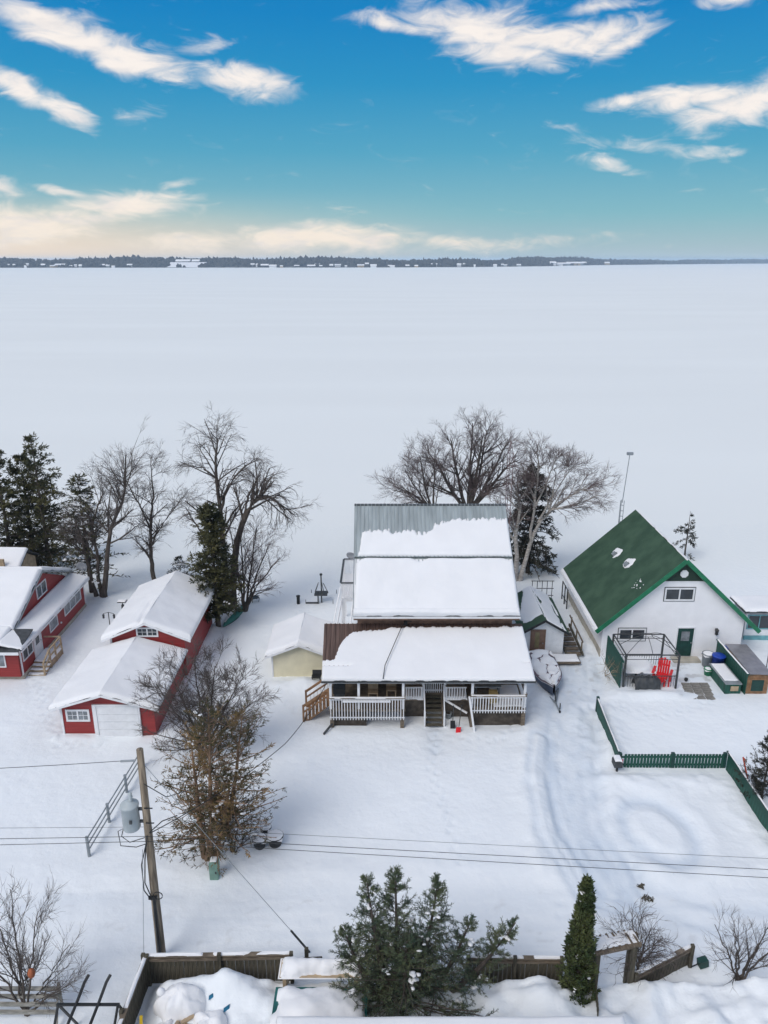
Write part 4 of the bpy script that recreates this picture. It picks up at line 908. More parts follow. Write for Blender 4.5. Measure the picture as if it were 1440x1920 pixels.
def build_trees():
    # dark spruces on the left edge
    kw = dict(mt=CEDAR, whorl=.3, per=6, bl=.30, bw=.085, nb=9, twl=.55, droop=-.04, up=.0, shape=.62, irregular=.45, tr=.22, group='evergreens at the left edge')
    conifer('evergreen_tree', 'dark olive evergreen cut off by the left edge of the picture', (-29.9, 57.0, -.1), 10.2, 2.8, 1, bare=.04, **kw)
    conifer('evergreen_tree', 'tallest dark evergreen beside the left edge, with a pointed top', (-27.2, 57.6, -.1), 11.3, 2.7, 2, bare=.10, sparse=.8, **kw)
    conifer('evergreen_tree', 'middle evergreen wedged between two taller dark ones at left', (-28.9, 58.8, -.2), 9.6, 2.7, 3, bare=.03, **kw)
    kw['group'] = None
    conifer('evergreen_tree', 'thin see-through evergreen beside the forked trunk', (-22.2, 53.2, -.1), 9.3, 2.4, 4, bare=.16, sparse=.5, snow_n=60, **kw)
    # forked trunk leaning right
    bare_tree('forked_tree', 'pale forked bare tree leaning right beside the thin evergreen', (-21.3, 52.2, 0), [([(-21.5, 52.3, -.2), (-21.9, 52.3, 2.6), (-22.0, 52.2, 5), (-22.3, 52.2, 7.2)], .17, .05), ([(-21.0, 52.2, -.2), (-20.8, 52.2, 1.2), (-20.2, 52.2, 3.4), (-20.4, 52.3, 5.5), (-19.0, 52.3, 7.3), (-18.4, 52.3, 9.5), (-18.2, 52.3, 12.2)], .24, .04), ([(-21.1, 52.25, -.2), (-21.3, 52.3, 1.5), (-21.0, 52.4, 3.8), (-21.6, 52.5, 6.0), (-20.2, 52.5, 9)], .18, .04)], 12, per=(11, 6, 6, 4), lf=(.34, .55, .55, .6), lo0=.42, top=12.2)
    bare_tree('bare_tree', 'slim dark bare tree standing behind the red barn', (-17.8, 54.5, -.1), [([(-17.8, 54.5, -.3), (-17.9, 54.5, 3), (-17.6, 54.5, 6.4)], .20, .10), ([(-17.6, 54.5, 5.2), (-18.3, 54.5, 7.5), (-19.2, 54.5, 10.0)], .09, .03), ([(-17.6, 54.5, 6.0), (-17.2, 54.5, 8.5), (-17.2, 54.5, 11.2)], .10, .03), ([(-17.6, 54.5, 4.5), (-16.3, 54.5, 6.5), (-15.0, 54.5, 8.4)], .07, .02)], 14, per=(12, 7, 6, 4), lf=(.42, .55, .55, .6), lo0=.25, grav=(-.02, -.02, -.01, 0), top=11.0)
    bare_tree('willow_tree', 'tall two-stemmed bare tree with drooping crown on the right side', (-11.2, 50, 0), [([(-11.1, 50.2, -.3), (-11.3, 50.2, 5), (-11.4, 50.2, 9.5), (-11.5, 50.2, 12.5), (-11.2, 50.2, 14.6)], .26, .05), ([(-11.35, 50.2, 8.8), (-10.6, 50.1, 10.8), (-9.4, 50.1, 12.4), (-8.2, 50.1, 12.9)], .12, .03), ([(-11.4, 50.2, 11.3), (-12.4, 50.2, 12.2), (-13.4, 50.2, 12.4)], .08, .03), ([(-10.9, 50, -.3), (-10.7, 49.9, 4.5), (-9.9, 49.8, 7.4), (-8.8, 49.8, 9.6), (-8.0, 49.8, 10.4), (-7.0, 49.8, 9.9), (-6.3, 49.8, 8.9)], .32, .05), ([(-9.5, 49.8, 8.3), (-9.0, 49.8, 10.3), (-8.0, 49.8, 11.9)], .09, .03), ([(-11.3, 50.2, 4.5), (-13.0, 50.2, 6.8), (-14.0, 50.2, 9.0)], .1, .03)], 21, per=(10, 6, 5, 3), lf=(.24, .6, .6, .6), grav=(-.01, -.14, -.10, -.05), lo0=.32, top=14.4, xs=.9)
    bare_tree('bare_shrub_tree', 'many-stemmed bare tree with dense twigs right of the shaggy cedar', (-9.9, 49.6, 0), [([(-10.0, 49.6, -.2), (-9.9+dx*.3, 49.6, 2.4), (-9.9+dx, 49.6+dy, hz)], .12, .03) for dx, dy, hz in ((-.9, .3, 7.6), (0, 0, 8.2), (1.2, .2, 7.6), (2.2, -.2, 6.4), (2.9, .3, 5.0))], 23, twig=PTWIG, per=(8, 6, 5, 4), lf=(.45, .5, .5, .5), lo0=.25, top=8.0, xs=.9)
    conifer('shaggy_cedar', 'shaggy olive cedar wrapping the base of the two-stemmed tree', (-11.4, 47.4, 0), 8.7, 1.6, 7, mt=CEDAR, whorl=.26, per=10, bl=.26, bw=.075, nb=9, twl=.42, droop=-.05, up=.35, shape=.42, bare=.10, irregular=.4, tr=.2, snow_n=25, ssx=.13)
    conifer('small_evergreen', 'little snowy evergreen peeking above the barn roof', (-15.9, 55, -.1), 2.2, 1.6, 8, mt=DNEEDLE, bl=.24, bw=.06, nb=6, snow_n=16, irregular=.3, per=6)
    # behind the cottage
    st = [([(7.3, 64, -.4), (7.4, 64, 3.6), (x*.35+7.4*.65, 64, 5.0), (x*.75+7.4*.25, 64+dy*.6, 7.4+.1*z), (x, 64+dy, z)], .26, .04) for x, dy, z in ((3.6, .8, 9.4), (5.6, -.6, 11.0), (7.6, .4, 12.4), (9.0, .8, 11.6), (10.6, -.5, 10.6), (12.0, .6, 8.6), (8.4, -.8, 11.4))]
    bare_tree('bare_tree', 'broad bare tree spreading behind the cottage ridge', (7.3, 64, -.3), st, 31, twig=PTWIG, per=(10, 6, 5, 4), lf=(.28, .5, .5, .5), lo0=.42, top=12.0, xs=.95)
    st = [([(4.6, 62.5, -.4), (4.3, 62.5, 4.0), (x*.5+4.2*.5, 62.5, 6.0), (x, 62.5+dy, z)], .16, .03) for x, dy, z in ((1.8, .5, 8.2), (3.0, -.4, 10.0), (4.3, .3, 9.6), (.8, .4, 6.2))]
    bare_tree('bare_tree', 'smaller leaning bare tree left of the broad one behind the cottage', (4.6, 62.5, -.3), st, 33, twig=PTWIG, per=(8, 7, 6, 4), lf=(.38, .5, .5, .5), lo0=.4, top=10.0)
    st = [([(10.3, 55.2, -.3), (10.4, 55.2, 2.2), (10.0, 55.2, 4.6), (10.6, 55.2, 7.2), (9.6, 55.2, 9.2)], .22, .05), ([(10.6, 55.2, -.3), (11.0, 55.2, 2.2), (11.6, 55.2, 5.2), (12.9, 55.2, 7.2), (14.8, 55.2, 8.4), (16.2, 55.2, 8.8)], .20, .03), ([(11.2, 55.2, 3.0), (11.4, 55.2, 6.2), (11.6, 55.2, 9.5), (11.4, 55.2, 12.4)], .13, .03), ([(11.8, 55.2, 5.5), (13.0, 55.2, 8.5), (14.2, 55.2, 10.6)], .09, .02), ([(10.3, 55.2, 3.4), (9.2, 55.2, 5.4), (8.5, 55.2, 7.8)], .09, .03), ([(11.5, 55.2, 7), (12.5, 55.2, 9.8), (12.9, 55.2, 11.6)], .08, .02)]
    bare_tree('birch_tree', 'pale barked birch with spreading crown right of the cottage', (10.5, 55.2, -.1), st, 35, bark=BIRCH, twig=mat('birch_twig', (.17, .13, .125), .85, .25, 1), per=(11, 7, 6, 5), lf=(.34, .5, .5, .5), lo0=.4, top=12.0)
    conifer('dark_spruce', 'dark drooping spruce standing behind the birch trunks', (11.6, 57.0, -.1), 9.2, 2.5, 9, mt=DNEEDLE, whorl=.34, per=9, bl=.30, bw=.07, nb=12, twl=.5, droop=-.16, up=.0, shape=.6, bare=.10, irregular=.35, tr=.2)
    conifer('thin_spruce', 'skinny half-bare spruce top behind the green roof', (25.6, 60.5, -.3), 4.4, 1.2, 10, mt=DNEEDLE, whorl=.5, per=2, bl=.26, bw=.06, nb=10, droop=-.16, up=-.1, shape=.7, bare=.05, irregular=.7, tr=.09)
    # clump behind the utility pole
    st = [([(-9.2, 33, -.2), (-9.1+dx*.3, 33, 1.6), (-9.1+dx, 33+dy, hz)], .09, .02) for dx, dy, hz in ((-2.2, .2, 4.6), (-1.2, -.3, 5.7), (-.2, .3, 6.2), (.9, -.2, 6.0), (1.9, .3, 4.8), (2.6, 0, 3.6))]
    bare_tree('bare_shrub_tree', 'round bare shrub tree against the red garage wall', (-9.1, 33, 0), st, 41, per=(11, 7, 6, 5), lf=(.42, .5, .5, .5), lo0=.15, mint=.008, tws=.7, top=6.4)
    conifer('browned_cedar', 'big cedar with rusty brown foliage behind the utility pole', (-7.45, 25.7, 0), 7.4, 2.75, 42, mt=BCEDAR, whorl=.32, per=5, bl=.17, bw=.035, nb=11, twl=.5, droop=.015, up=.15, shape=.5, bare=.16, irregular=.5, tr=.15, sparse=.8, snow_n=30, ssx=.12, bark=mat('cedar_bark', (.26, .17, .11), .85, .3, 3), tops=[(.5, .5, 7.2, 2.2), (1.7, 1.3, 6.6, 2.2), (-.5, 1.2, 5.6, 2.2), (1.2, .6, 4.2, 2.2)])
    st = [([(-6.4, 26.3, -.1), (-6.4+dx*.3, 26.2, hz*.5), (-6.4+dx*.7, 26.2+dy, hz)], .05, .015) for dx, dy, hz in ((-.9, 0, 1.5), (-.3, .2, 1.9), (.5, -.2, 1.8), (1.2, .1, 1.3))]
    bare_tree('bare_bush', 'low bare bush at the foot of the brown cedar beside the pots', (-6.0, 26.3, 0), st, 43, per=(7, 6, 4), lf=(.5, .5, .5), cat='bush', lo0=.2, tws=.5)
    # foreground
    conifer('spruce_tree', 'bushy snow-dusted spruce with three pointed tops in the foreground', (.6, 19.0, .3), 5.4, 2.0, 51, mt=NEEDLE, whorl=.26, per=7, bl=.10, bw=.016, nb=26, twl=.42, droop=.01, up=.22, shape=.75, bare=.04, irregular=.4, tr=.13, snow_n=30, ssx=.13, tops=[(-1.15, 0, 5.5, 1.05), (-.25, .25, 5.45, 1.05), (1.1, .1, 5.3, 1.05), (.1, -.5, 3.4, 2.3), (2.2, .2, 3.5, 1.5), (3.7, .4, 3.2, .9), (-1.9, .1, 3.3, 1.3)])
    conifer('columnar_cedar', 'narrow column-shaped dark cedar beside the garden arbor', (6.45, 19.3, .1), 5.25, .82, 52, mt=COLCED, whorl=.18, per=14, bl=.13, bw=.045, nb=10, twl=.22, droop=.12, up=.9, shape=.62, bare=.0, irregular=.25, tr=.08, snow_n=14, ssx=.09)
    conifer('small_evergreen', 'dark evergreen cut off by the right edge beside the green fence', (17.55, 29.5, 0), 4.0, 1.15, 53, mt=DNEEDLE, whorl=.26, per=7, bl=.14, bw=.03, nb=12, twl=.35, up=.3, droop=.02, shape=.8, irregular=.35)
    for nm, lb, bx, by, sd, arr in (('bare_bush', 'upright bare shrub in the bottom right corner', 12.4, 20.2, 61, ((-1.0, .3, 3.0), (-.6, -.2, 3.2), (-.2, .2, 2.7), (.5, 0, 2.4), (.9, .3, 3.0), (1.3, -.2, 3.3))), ('bare_bush', 'spreading bare shrub in the bottom left corner', -12.0, 19.0, 62, ((-.6, .4, 4.0), (.1, .3, 4.8), (.9, .2, 4.0), (1.7, .3, 2.6), (2.0, -.3, 1.8), (-1.2, 0, 3.2)))):
        st = [([(bx, by, -.1), (bx+dx*.35, by+dy*.4, hz*.4), (bx+dx, by+dy, hz)], .045, .012) for dx, dy, hz in arr]
        bare_tree(nm, lb, (bx, by, 0), st, sd, per=(8, 6, 4) if bx > 0 else (10, 8, 5), lf=(.4, .5, .5), cat='bush', lo0=.2, tws=.6, mint=.005, grav=(.04, .03, .02), ang=(.3, .8), top=3.0 if bx > 0 else 5.2)
    # low dry brush on the barn side and snow-bent twigs by the green gazebo
    st = [([(13.45, 40.9, 0), (13.4+dx, 40.6+dy, hz*.6), (13.4+dx*1.6, 40.3+dy*2, hz)], .02, .008) for dx, dy, hz in ((.1, -.2, 1.6), (-.2, -.1, 1.5), (.15, -.4, 1.2), (-.1, -.5, 1.0))]
    bare_tree('dry_vine', 'dry tan vine tangled against the green gazebo screen', (13.4, 40.8, 0), st, 63, bark=TANW, twig=mat('dry_stalk', (.20, .16, .11), .9, .2, 2), per=(6, 4), lf=(.5, .5), cat='vine', tws=.4, lo0=.1, mint=.006)
build_trees()
# ------------------------------------------------------------------ utility pole, wires
def pole():
    B = (-8.06, 21.2, 0)
    r = thing('utility_pole', 'weathered wooden utility pole with grey transformer and cables', 'utility pole', B)
    MB().tube([(-8.06, 21.2, -.3), (-8.04, 21.2, 2.4), (-8.0, 21.2, 6), (-7.97, 21.2, 8.85)], [.165, .15, .13, .11], 14).part('pole', POLEW, r, True)
    m = MB(); m.tube([(-8.05, 21.0, -.2), (-8.02, 21.03, 2.9)], [.07, .06], 8); m.part('cable_guard', BLACK, r)
    m = MB(); m.lathe((-8.52, 21.15, 5.75), [(.02, 0), (.27, .02), (.29, .06), (.29, .92), (.31, .93), (.31, .98), (.28, 1.0), (.12, 1.12), (.1, 1.13)], 22); t = m.part('transformer', TRANSF, r, True)
    m = MB(); m.lathe((-8.45, 21.15, 6.85), [(.05, 0), (.09, .06), (.05, .12), (.08, .18), (.05, .24), (.07, .30), (.03, .36)], 10); m.part('bushing', TRANSF, t, True)
    for z in (6.0, 6.5): MB().box(-8.26, -8.05, 21.12, 21.2, z, z+.08).part('bracket', DGREY, t)
    MB().box(-8.46, -8.38, 20.80, 20.86, 6.2, 6.3).part('number_plate', DGREY, t)
    m = MB()
    m.tube([(-8.1, 21.1, 8.5), (-8.6, 21.1, 8.47)], .03, 6)
    for k in range(9): m.lathe((-8.2-.045*k, 21.1, 8.485-.003*k), [(.02, -.012), (.055, -.006), (.055, .006), (.02, .012)], 8)
    m.part('insulator_string', GREY, r)
    for z in (6.65, 6.05): MB().bar((-8.0, 21.05, z), (-7.72, 21.05, z), .03).part('pole_step', BLACK, r)
    m = MB(); m.tube([(-8.0, 21.02, 5.55), (-8.15, 20.98, 4.6), (-8.25, 20.98, 3.6), (-8.08, 20.98, 2.95)], .022, 6); m.tube([(-8.0, 21.0, 5.45), (-8.28, 20.95, 4.4), (-8.3, 20.95, 3.3), (-8.1, 20.98, 2.85)], .02, 6)
    a = [(-7.85+.16*math.cos(k*.6), 20.97, 3.05+.16*math.sin(k*.6)) for k in range(11)]; m.tube(a, .018, 5); m.part('cable_loops', BLACK, r)
    MB().box(-8.2, -7.9, 20.98, 21.05, 2.85, 2.98).part('cable_clamp', BLACK, r)
    m = MB(); m.tube([(-8.75, 21.1, 5.95), (-8.85, 21.0, 5.55), (-8.6, 21.0, 5.3), (-8.1, 21.05, 5.45)], .016, 5); m.part('jumper_wire', BLACK, r); m = MB(); m.tube([(-8.7, 21.1, 5.85), (-8.95, 21.0, 5.75), (-8.9, 20.95, 5.2), (-8.4, 21.0, 5.1), (-8.05, 21.05, 5.2)], .016, 5); m.part('jumper_wire', BLACK, r); m = MB(); m.tube([(-7.95, 21.1, 7.6), (-7.3, 21.3, 6.9), (-6.6, 21.6, 6.95)], .016, 5); m.part('jumper_wire', BLACK, r); m = MB(); m.tube([(-7.95, 21.1, 5.6), (-7.5, 21.2, 6.0), (-7.0, 21.3, 6.15)], .02, 5); m.part('jumper_wire', BLACK, r)
    def wire(name, label, P, rad=.012, sag=.0, n=24, grp='overhead wires along the road', mt=BLACK):
        pts = []
        for (a, b) in zip(P[:-1], P[1:]):
            for k in range(n): t = k/n; q = V3(*a)*(1-t)+V3(*b)*t; q[2] -= sag*4*t*(1-t); pts.append(q)
        pts.append(V3(*P[-1])); MB().tube(pts, rad, 5).solo(name, mt, label, 'wire', tuple(P[0]), grp)
    wire('power_line', 'topmost of the three thin wires crossing above the road', [(-45, 21.4, 5.6), (-8, 21.32, 5.66), (45, 19.6, 4.1)], .006, .1)
    wire('power_line', 'middle of the three wires crossing above the road', [(-45, 21.2, 4.9), (-8, 21.03, 5.52), (45, 19.4, 3.7)], .010, .08)
    wire('power_line', 'lowest of the three wires crossing above the road', [(-45, 21.1, 4.4), (-8, 21.02, 5.32), (45, 19.3, 3.2)], .010, .06)
    wire('high_wire', 'single wire running left from the pole top insulator', [(-8.6, 21.1, 8.47), (-50, 22, 8.2)], .010, .9, grp=None)
    wire('service_cable', 'black cable looping from the pole across the yard to the cottage porch roof', [(-7.9, 21.1, 5.6), (-4.6, 30.2, 2.7), (-3.0, 35.2, 2.95)], .018, .25, grp=None)
    wire('roof_cable', 'loose cable lying on the snowy porch roof', [(-.05, 35.2, 3.18), (.05, 35.9, 3.58), (1.0, 38.6, 4.5), (1.25, 38.9, 4.6)], .022, .0, 8, grp=None)
    g = thing('guy_wire', 'steel guy wire from pole top to ground anchor beyond the fence', 'wire', (-2.7, 21.4, 0))
    MB().tube([(-7.98, 21.2, 8.4), (-2.72, 21.4, .05)], .011, 5).part('strand', GREY, g); MB().tube([(-3.35, 21.375, 1.05), (-2.72, 21.4, .02)], .04, 8).part('guard', DGREY, g)
    MB().tube([(-8.2, 21.0, 5.0), (-8.35, 20.3, .9)], .009, 5).solo('ground_wire', GREY, 'thin vertical wire from the pole to the wooden fence corner', 'wire', (-8.35, 20.3, .9))
pole()
def rail_fence():
    r = thing('rail_fence', 'grey three-rail fence running back from the road toward the red garage', 'fence', (-12.5, 26.15, 0))
    P = [(-12.5, 26.15), (-12.35, 28.2), (-12.2, 30.2), (-12.05, 32.2)]
    pm = MB().tube([(0, 0, -.2), (0, 0, 1.0)], .07, 8).mesh('fence_post', GREY)
    for x, y in P: piece('fence_post', pm, r, (x, y, 0))
    for (a, b), (c, d) in zip(P[:-1], P[1:]):
        for z in (.3, .6, .9): MB().tube([(a, b, z), (c, d, z)], .035, 6).part('rail', GREY, r)
rail_fence()
def utility_bits():
    r = thing('utility_pedestal', 'pale green utility box in the snow at the foot of the cedar', 'utility box', (-6.9, 24.9, 0))
    m = MB(); m.prism([(-7.08, 24.75, -.1), (-6.72, 24.75, -.1), (-6.72, 24.75, .86), (-6.78, 24.75, .95), (-7.02, 24.75, .95), (-7.08, 24.75, .86)], (0, .34, 0)); m.part('cabinet', PADGREEN, r)
    MB().box(-7.05, -6.75, 24.735, 24.748, .08, .8).part('access_panel', PADGREEN, r); MB().box(-6.84, -6.78, 24.72, 24.735, .4, .5).part('latch', DGREY, r)
    snow(r, (-7.03, 24.77, .95), (.26, 0, 0), (0, .3, 0), .05, .08, res=.04)
    for x, y, rr, h, lb in ((-5.35, 26.7, .31, .5, 'left snow-filled black pot beside the cedar'), (-4.7, 26.85, .35, .52, 'right snow-filled black pot, the larger one beside the cedar'), (-5.2, 27.5, .24, .4, 'small dark pot behind the two larger pots')):
        t = thing('planter_pot', lb, 'pot', (x, y, 0), group='pots beside the cedar')
        MB().lathe((x, y, -.05), [(rr*.72, 0), (rr*.95, h-.06), (rr*1.06, h-.05), (rr*1.06, h), (rr*.98, h)], 18).part('pot', BLACK, t, True)
        snow(t, (x-rr, y-rr, h-.06), (2*rr, 0, 0), (0, 2*rr, 0), .07, .12, lambda u, v, rr=rr: rr*1.0-np.hypot(u-rr, v-rr), res=.05)
    # bird feeders
    for x, y, h, lb in ((-18.15, 45.6, 2.0, 'shepherd hook bird feeder with cone baffle by the barn'), (-17.6, 46.8, 2.2, 'bird feeder with flat tray top by the barn')):
        t = thing('bird_feeder', lb, 'bird feeder', (x, y, 0)); z0 = .0
        MB().tube([(x, y, -.1), (x, y, h)], .03, 6).part('pole', BLACK, t)
        if h < 2.1:
            MB().lathe((x, y, .75), [(.28, 0), (.27, .02), (.04, .2)], 14).part('baffle', BLACK, t)
            m = MB(); m.tube([(x-.35, y, h-.1), (x, y, h), (x+.35, y, h-.1)], .018, 5); m.part('arms', BLACK, t)
            for s in (-1, 1): MB().lathe((x+s*.35, y, h-.45), [(.02, 0), (.07, .02), (.07, .22), (.09, .24), (.01, .34)], 8).part('hanging_feeder', DGREY, t)
        else:
            MB().box(x-.28, x+.28, y-.2, y+.2, h, h+.06).part('tray_roof', DGREY, t); MB().lathe((x, y, h-.75), [(.04, 0), (.1, .04), (.1, .5), (.05, .56)], 10).part('feeder_tube', DGREY, t)
            snow(t, (x-.28, y-.2, h+.06), (.56, 0, 0), (0, .4, 0), .06, .08, res=.05)
    # lakeside bits
    t = thing('lounge_chair', 'dark folding chair alone in the snow by the lake', 'chair', (-9.55, 51.6, 0), R(25))
    m = MB(); m.obox((0, 0, .32), (.28, 0, 0), (0, .25, .0), (0, 0, .025)); m.part('seat', BLACK, t, local=True)
    m = MB(); m.obox((-.42, 0, .55), (.16, 0, -.26), (0, .25, 0), (.02, 0, .014)); m.part('backrest', BLACK, t, local=True)
    for sx in (-.22, .26):
        for sy in (-.25, .25): MB().bar((sx-.1, sy, -.2), (sx, sy, .34), .035).part('leg', BLACK, t, local=True)
    for sy in (-.27, .27): MB().bar((-.35, sy, .55), (.28, sy, .52), .05, .03).part('armrest', BLACK, t, local=True)
    t = thing('canoe', 'upturned green canoe under snow beside the shaggy cedar', 'canoe', (-10.55, 49.2, 0), R(76))
    k = 15; P = []
    for i in range(k):
        s = -1+2*i/(k-1); w = .42*max(.02, (1-abs(s)**2.2)); hh = .42-.04*(1-abs(s))
        P.append([(s*2.0, w*math.cos(a), .08+hh*math.sin(a)*(.25+.75*(1-abs(s)**3))) for a in np.linspace(0, math.pi, 11)])
    o = bpy.data.objects.new('hull', gridmesh('hull', np.array(P), CANOE)); link(o, t)
    Q = np.array(P)[1:-2, 3:7]+np.array([0, 0, .03]); o = bpy.data.objects.new('snow_cover', gridmesh('snow_cover', Q, SNOW)); link(o, t)
    m = MB(); m.tube([tuple(q[0]) for q in P], .025, 5); m.tube([tuple(q[-1]) for q in P], .025, 5); m.part('gunwale', DGREY, t, local=True)
    t = thing('winch_stand', 'dark wooden boat-winch tripod with tall post on the lakeshore', 'tripod', (-4.7, 51.4, 0))
    MB().bar((-4.6, 51.4, -.3), (-4.6, 51.4, 2.2), .09).part('post', DGREY, t); MB().bar((-4.85, 51.3, -.3), (-4.85, 51.3, .9), .09).part('post', DGREY, t)
    MB().lathe((-4.6, 51.4, 2.15), [(.07, 0), (.1, .05), (.1, .14), (.03, .18)], 8).part('cap', BLACK, t)
    for a in range(5):
        c, s_ = math.cos(a*1.257), math.sin(a*1.257); MB().bar((-4.65+c*.2, 51.4+s_*.2, 1.55), (-4.65+c*.55, 51.4+s_*.45, .75), .045).part('slat', DGREY, t); 
    MB().box(-5.1, -4.15, 51.0, 51.8, .70, .76).part('shelf', DGREY, t); MB().bar((-5.75, 51.2, .06), (-4.8, 51.2, .06), .1).part('ground_beam', DGREY, t)
    for x, y in ((-5.5, 53.0), (-3.6, 53.0), (-3.75, 51.2), (-5.75, 51.2)): MB().tube([(x, y, -.2), (x, y, .32)], [.03, .02], 5).solo('marker_stake', DGREY, 'short dark stake poking out of the snow around the winch stand', 'stake', (x, y, 0), 'stakes around the winch stand')
    t = thing('vent_pipe', 'short black pipe standing in the snow left of the winch stand', 'pipe', (-6.3, 51.2, 0)); MB().lathe((-6.3, 51.2, -.1), [(.12, 0), (.12, .66), (.15, .67), (.15, .74), (.04, .76)], 12).part('pipe', BLACK, t, True)
    # tv lattice tower behind the cottage, metal frame by the birch
    t = thing('lattice_tower', 'reddish lattice antenna tower rising between the cottage and birch', 'tower', (9.2, 54, 0)); LT = mat('rusty_steel', (.20, .13, .13), .6, .2, 3)
    C = [(9.0, 53.9), (9.4, 53.9), (9.2, 54.25)]
    for k, (x, y) in enumerate(C): MB().tube([(x, y, -.4), (x, y, 10.6), (9.2, 54.02, 11.6)], .022, 5).part('leg', LT, t)
    for k in range(22):
        z = .2+k*.5; m = MB()
        for (a, b) in ((0, 1), (1, 2), (2, 0)): m.bar((*C[a], z), (*C[b], z+(.0 if k % 2 else .25)), .02)
        m.part('brace', LT, t)
    t = thing('metal_frame', 'open grid of metal bars standing behind the little white shed', 'frame', (11.6, 50.5, 0)); 
    for k in range(5): MB().bar((10.7+.36*k, 50.6, -.2), (10.7+.36*k, 50.6, 2.1), .04).part('upright', DGREY, t)
    for z in (.4, .95, 1.5, 2.08): MB().bar((10.6, 50.56, z), (12.25, 50.56, z), .04).part('crossbar', DGREY, t)
utility_bits()
def porch_stuff():
    def S(name, label, cat, base, parts, **k):
        t = thing(name, label, cat, base)
        for nm, fn, mt in parts: m = MB(); fn(m); m.part(nm, mt, t)
        return t
    S('barbecue', 'black covered barbecue at the left end of the porch', 'barbecue', (-2.4, 36.3, 1.16), [('body', lambda m: m.box(-2.75, -2.1, 36.0, 36.6, 1.75, 2.1), BLACK), ('lid', lambda m: m.prism([(-2.72, 36.02, 2.1), (-2.72, 36.58, 2.1), (-2.72, 36.5, 2.35), (-2.72, 36.15, 2.35)], (.6, 0, 0)), BLACK), ('cart', lambda m: m.box(-2.7, -2.15, 36.05, 36.55, 1.17, 1.74), DGREY)])
    for x, y, lb in ((-.6, 36.6, 'wooden porch chair behind the left railing'), (.4, 36.9, 'wooden porch chair nearest the front steps')):
        S('porch_chair', lb, 'chair', (x, y, 1.16), [('seat', lambda m, x=x, y=y: m.box(x-.28, x+.28, y-.25, y+.25, 1.55, 1.6), TANW), ('backrest', lambda m, x=x, y=y: m.obox((x, y+.3, 1.9), (.28, 0, 0), (0, .08, .33), (0, .02, 0)), TANW)]+[('leg', lambda m, x=x+a, y=y+b: m.box(x-.03, x+.03, y-.03, y+.03, 1.165, 1.549), TANW) for a in (-.24, .24) for b in (-.2, .2)])
    S('storage_box', 'yellowish cardboard box on the right half of the porch', 'box', (5.9, 36.2, 1.16), [('carton', lambda m: m.box(5.7, 6.15, 36.0, 36.35, 1.17, 1.85), CARD), ('flap', lambda m: m.obox((5.92, 35.9, 1.9), (.22, 0, 0), (0, .1, -.02), (0, 0, .006)), CARD)])
    S('porch_table', 'grey table with snow behind the cardboard box on the porch', 'table', (5.6, 37.0, 1.16), [('top', lambda m: m.box(4.95, 6.4, 36.5, 37.3, 1.86, 1.92), GREY)]+[('leg', lambda m, x=x, y=y: m.box(x-.03, x+.03, y-.03, y+.03, 1.165, 1.859), DGREY) for x in (5.05, 6.3) for y in (36.6, 37.2)])
    t = thing('snow_shovel', 'red plastic snow shovel leaning at the porch opening', 'shovel', (4.1, 35.3, 0))
    MB().tube([(4.2, 35.9, 1.15), (4.02, 35.25, .22)], .022, 6).part('handle', BLACK, t); m = MB(); m.obox((3.98, 35.12, .10), (.13, 0, 0), (.02, .06, .15), (0, .02, -.008)); m.part('blade', REDP, t); MB().bar((4.13, 35.9, 1.16), (4.29, 35.9, 1.16), .04).part('grip', BLACK, t)
    t = thing('black_shovel', 'black snow shovel standing beside the red one', 'shovel', (3.75, 35.5, 0))
    MB().tube([(3.78, 36.1, 1.0), (3.72, 35.6, .3)], .022, 6).part('handle', DGREY, t); m = MB(); m.obox((3.71, 35.5, .2), (.13, 0, 0), (0, .06, .2), (0, .02, -.006)); m.part('blade', BLACK, t)
    t = thing('bucket', 'grey metal bucket under the porch beside the front steps', 'bucket', (3.55, 36.5, 0)); MB().lathe((3.55, 36.45, .0), [(.14, 0), (.2, .32), (.215, .33), (.2, .35), (.185, .33), (.13, .04)], 16).part('pail', GREY, t, True); MB().tube([(3.35, 36.45, .33), (3.42, 36.3, .5), (3.68, 36.3, .5), (3.75, 36.45, .33)], .012, 5).part('handle', DGREY, t)
    # things by the yellow shed
    t = thing('patio_chair', 'dark folded patio chair half buried beside the side steps', 'chair', (-4.0, 40.0, .3)); m = MB(); m.box(-4.3, -3.75, 39.8, 40.2, .47, .52); m.part('seat', BLACK, t); m = MB(); m.obox((-4.0, 40.28, .62), (.28, 0, 0), (0, .06, .13), (0, .015, 0)); m.part('backrest', BLACK, t)
    for x in (-4.25, -3.8):
        for y in (39.85, 40.15): MB().bar((x, y, .1), (x, y, .47), .035).part('leg', BLACK, t)
porch_stuff()
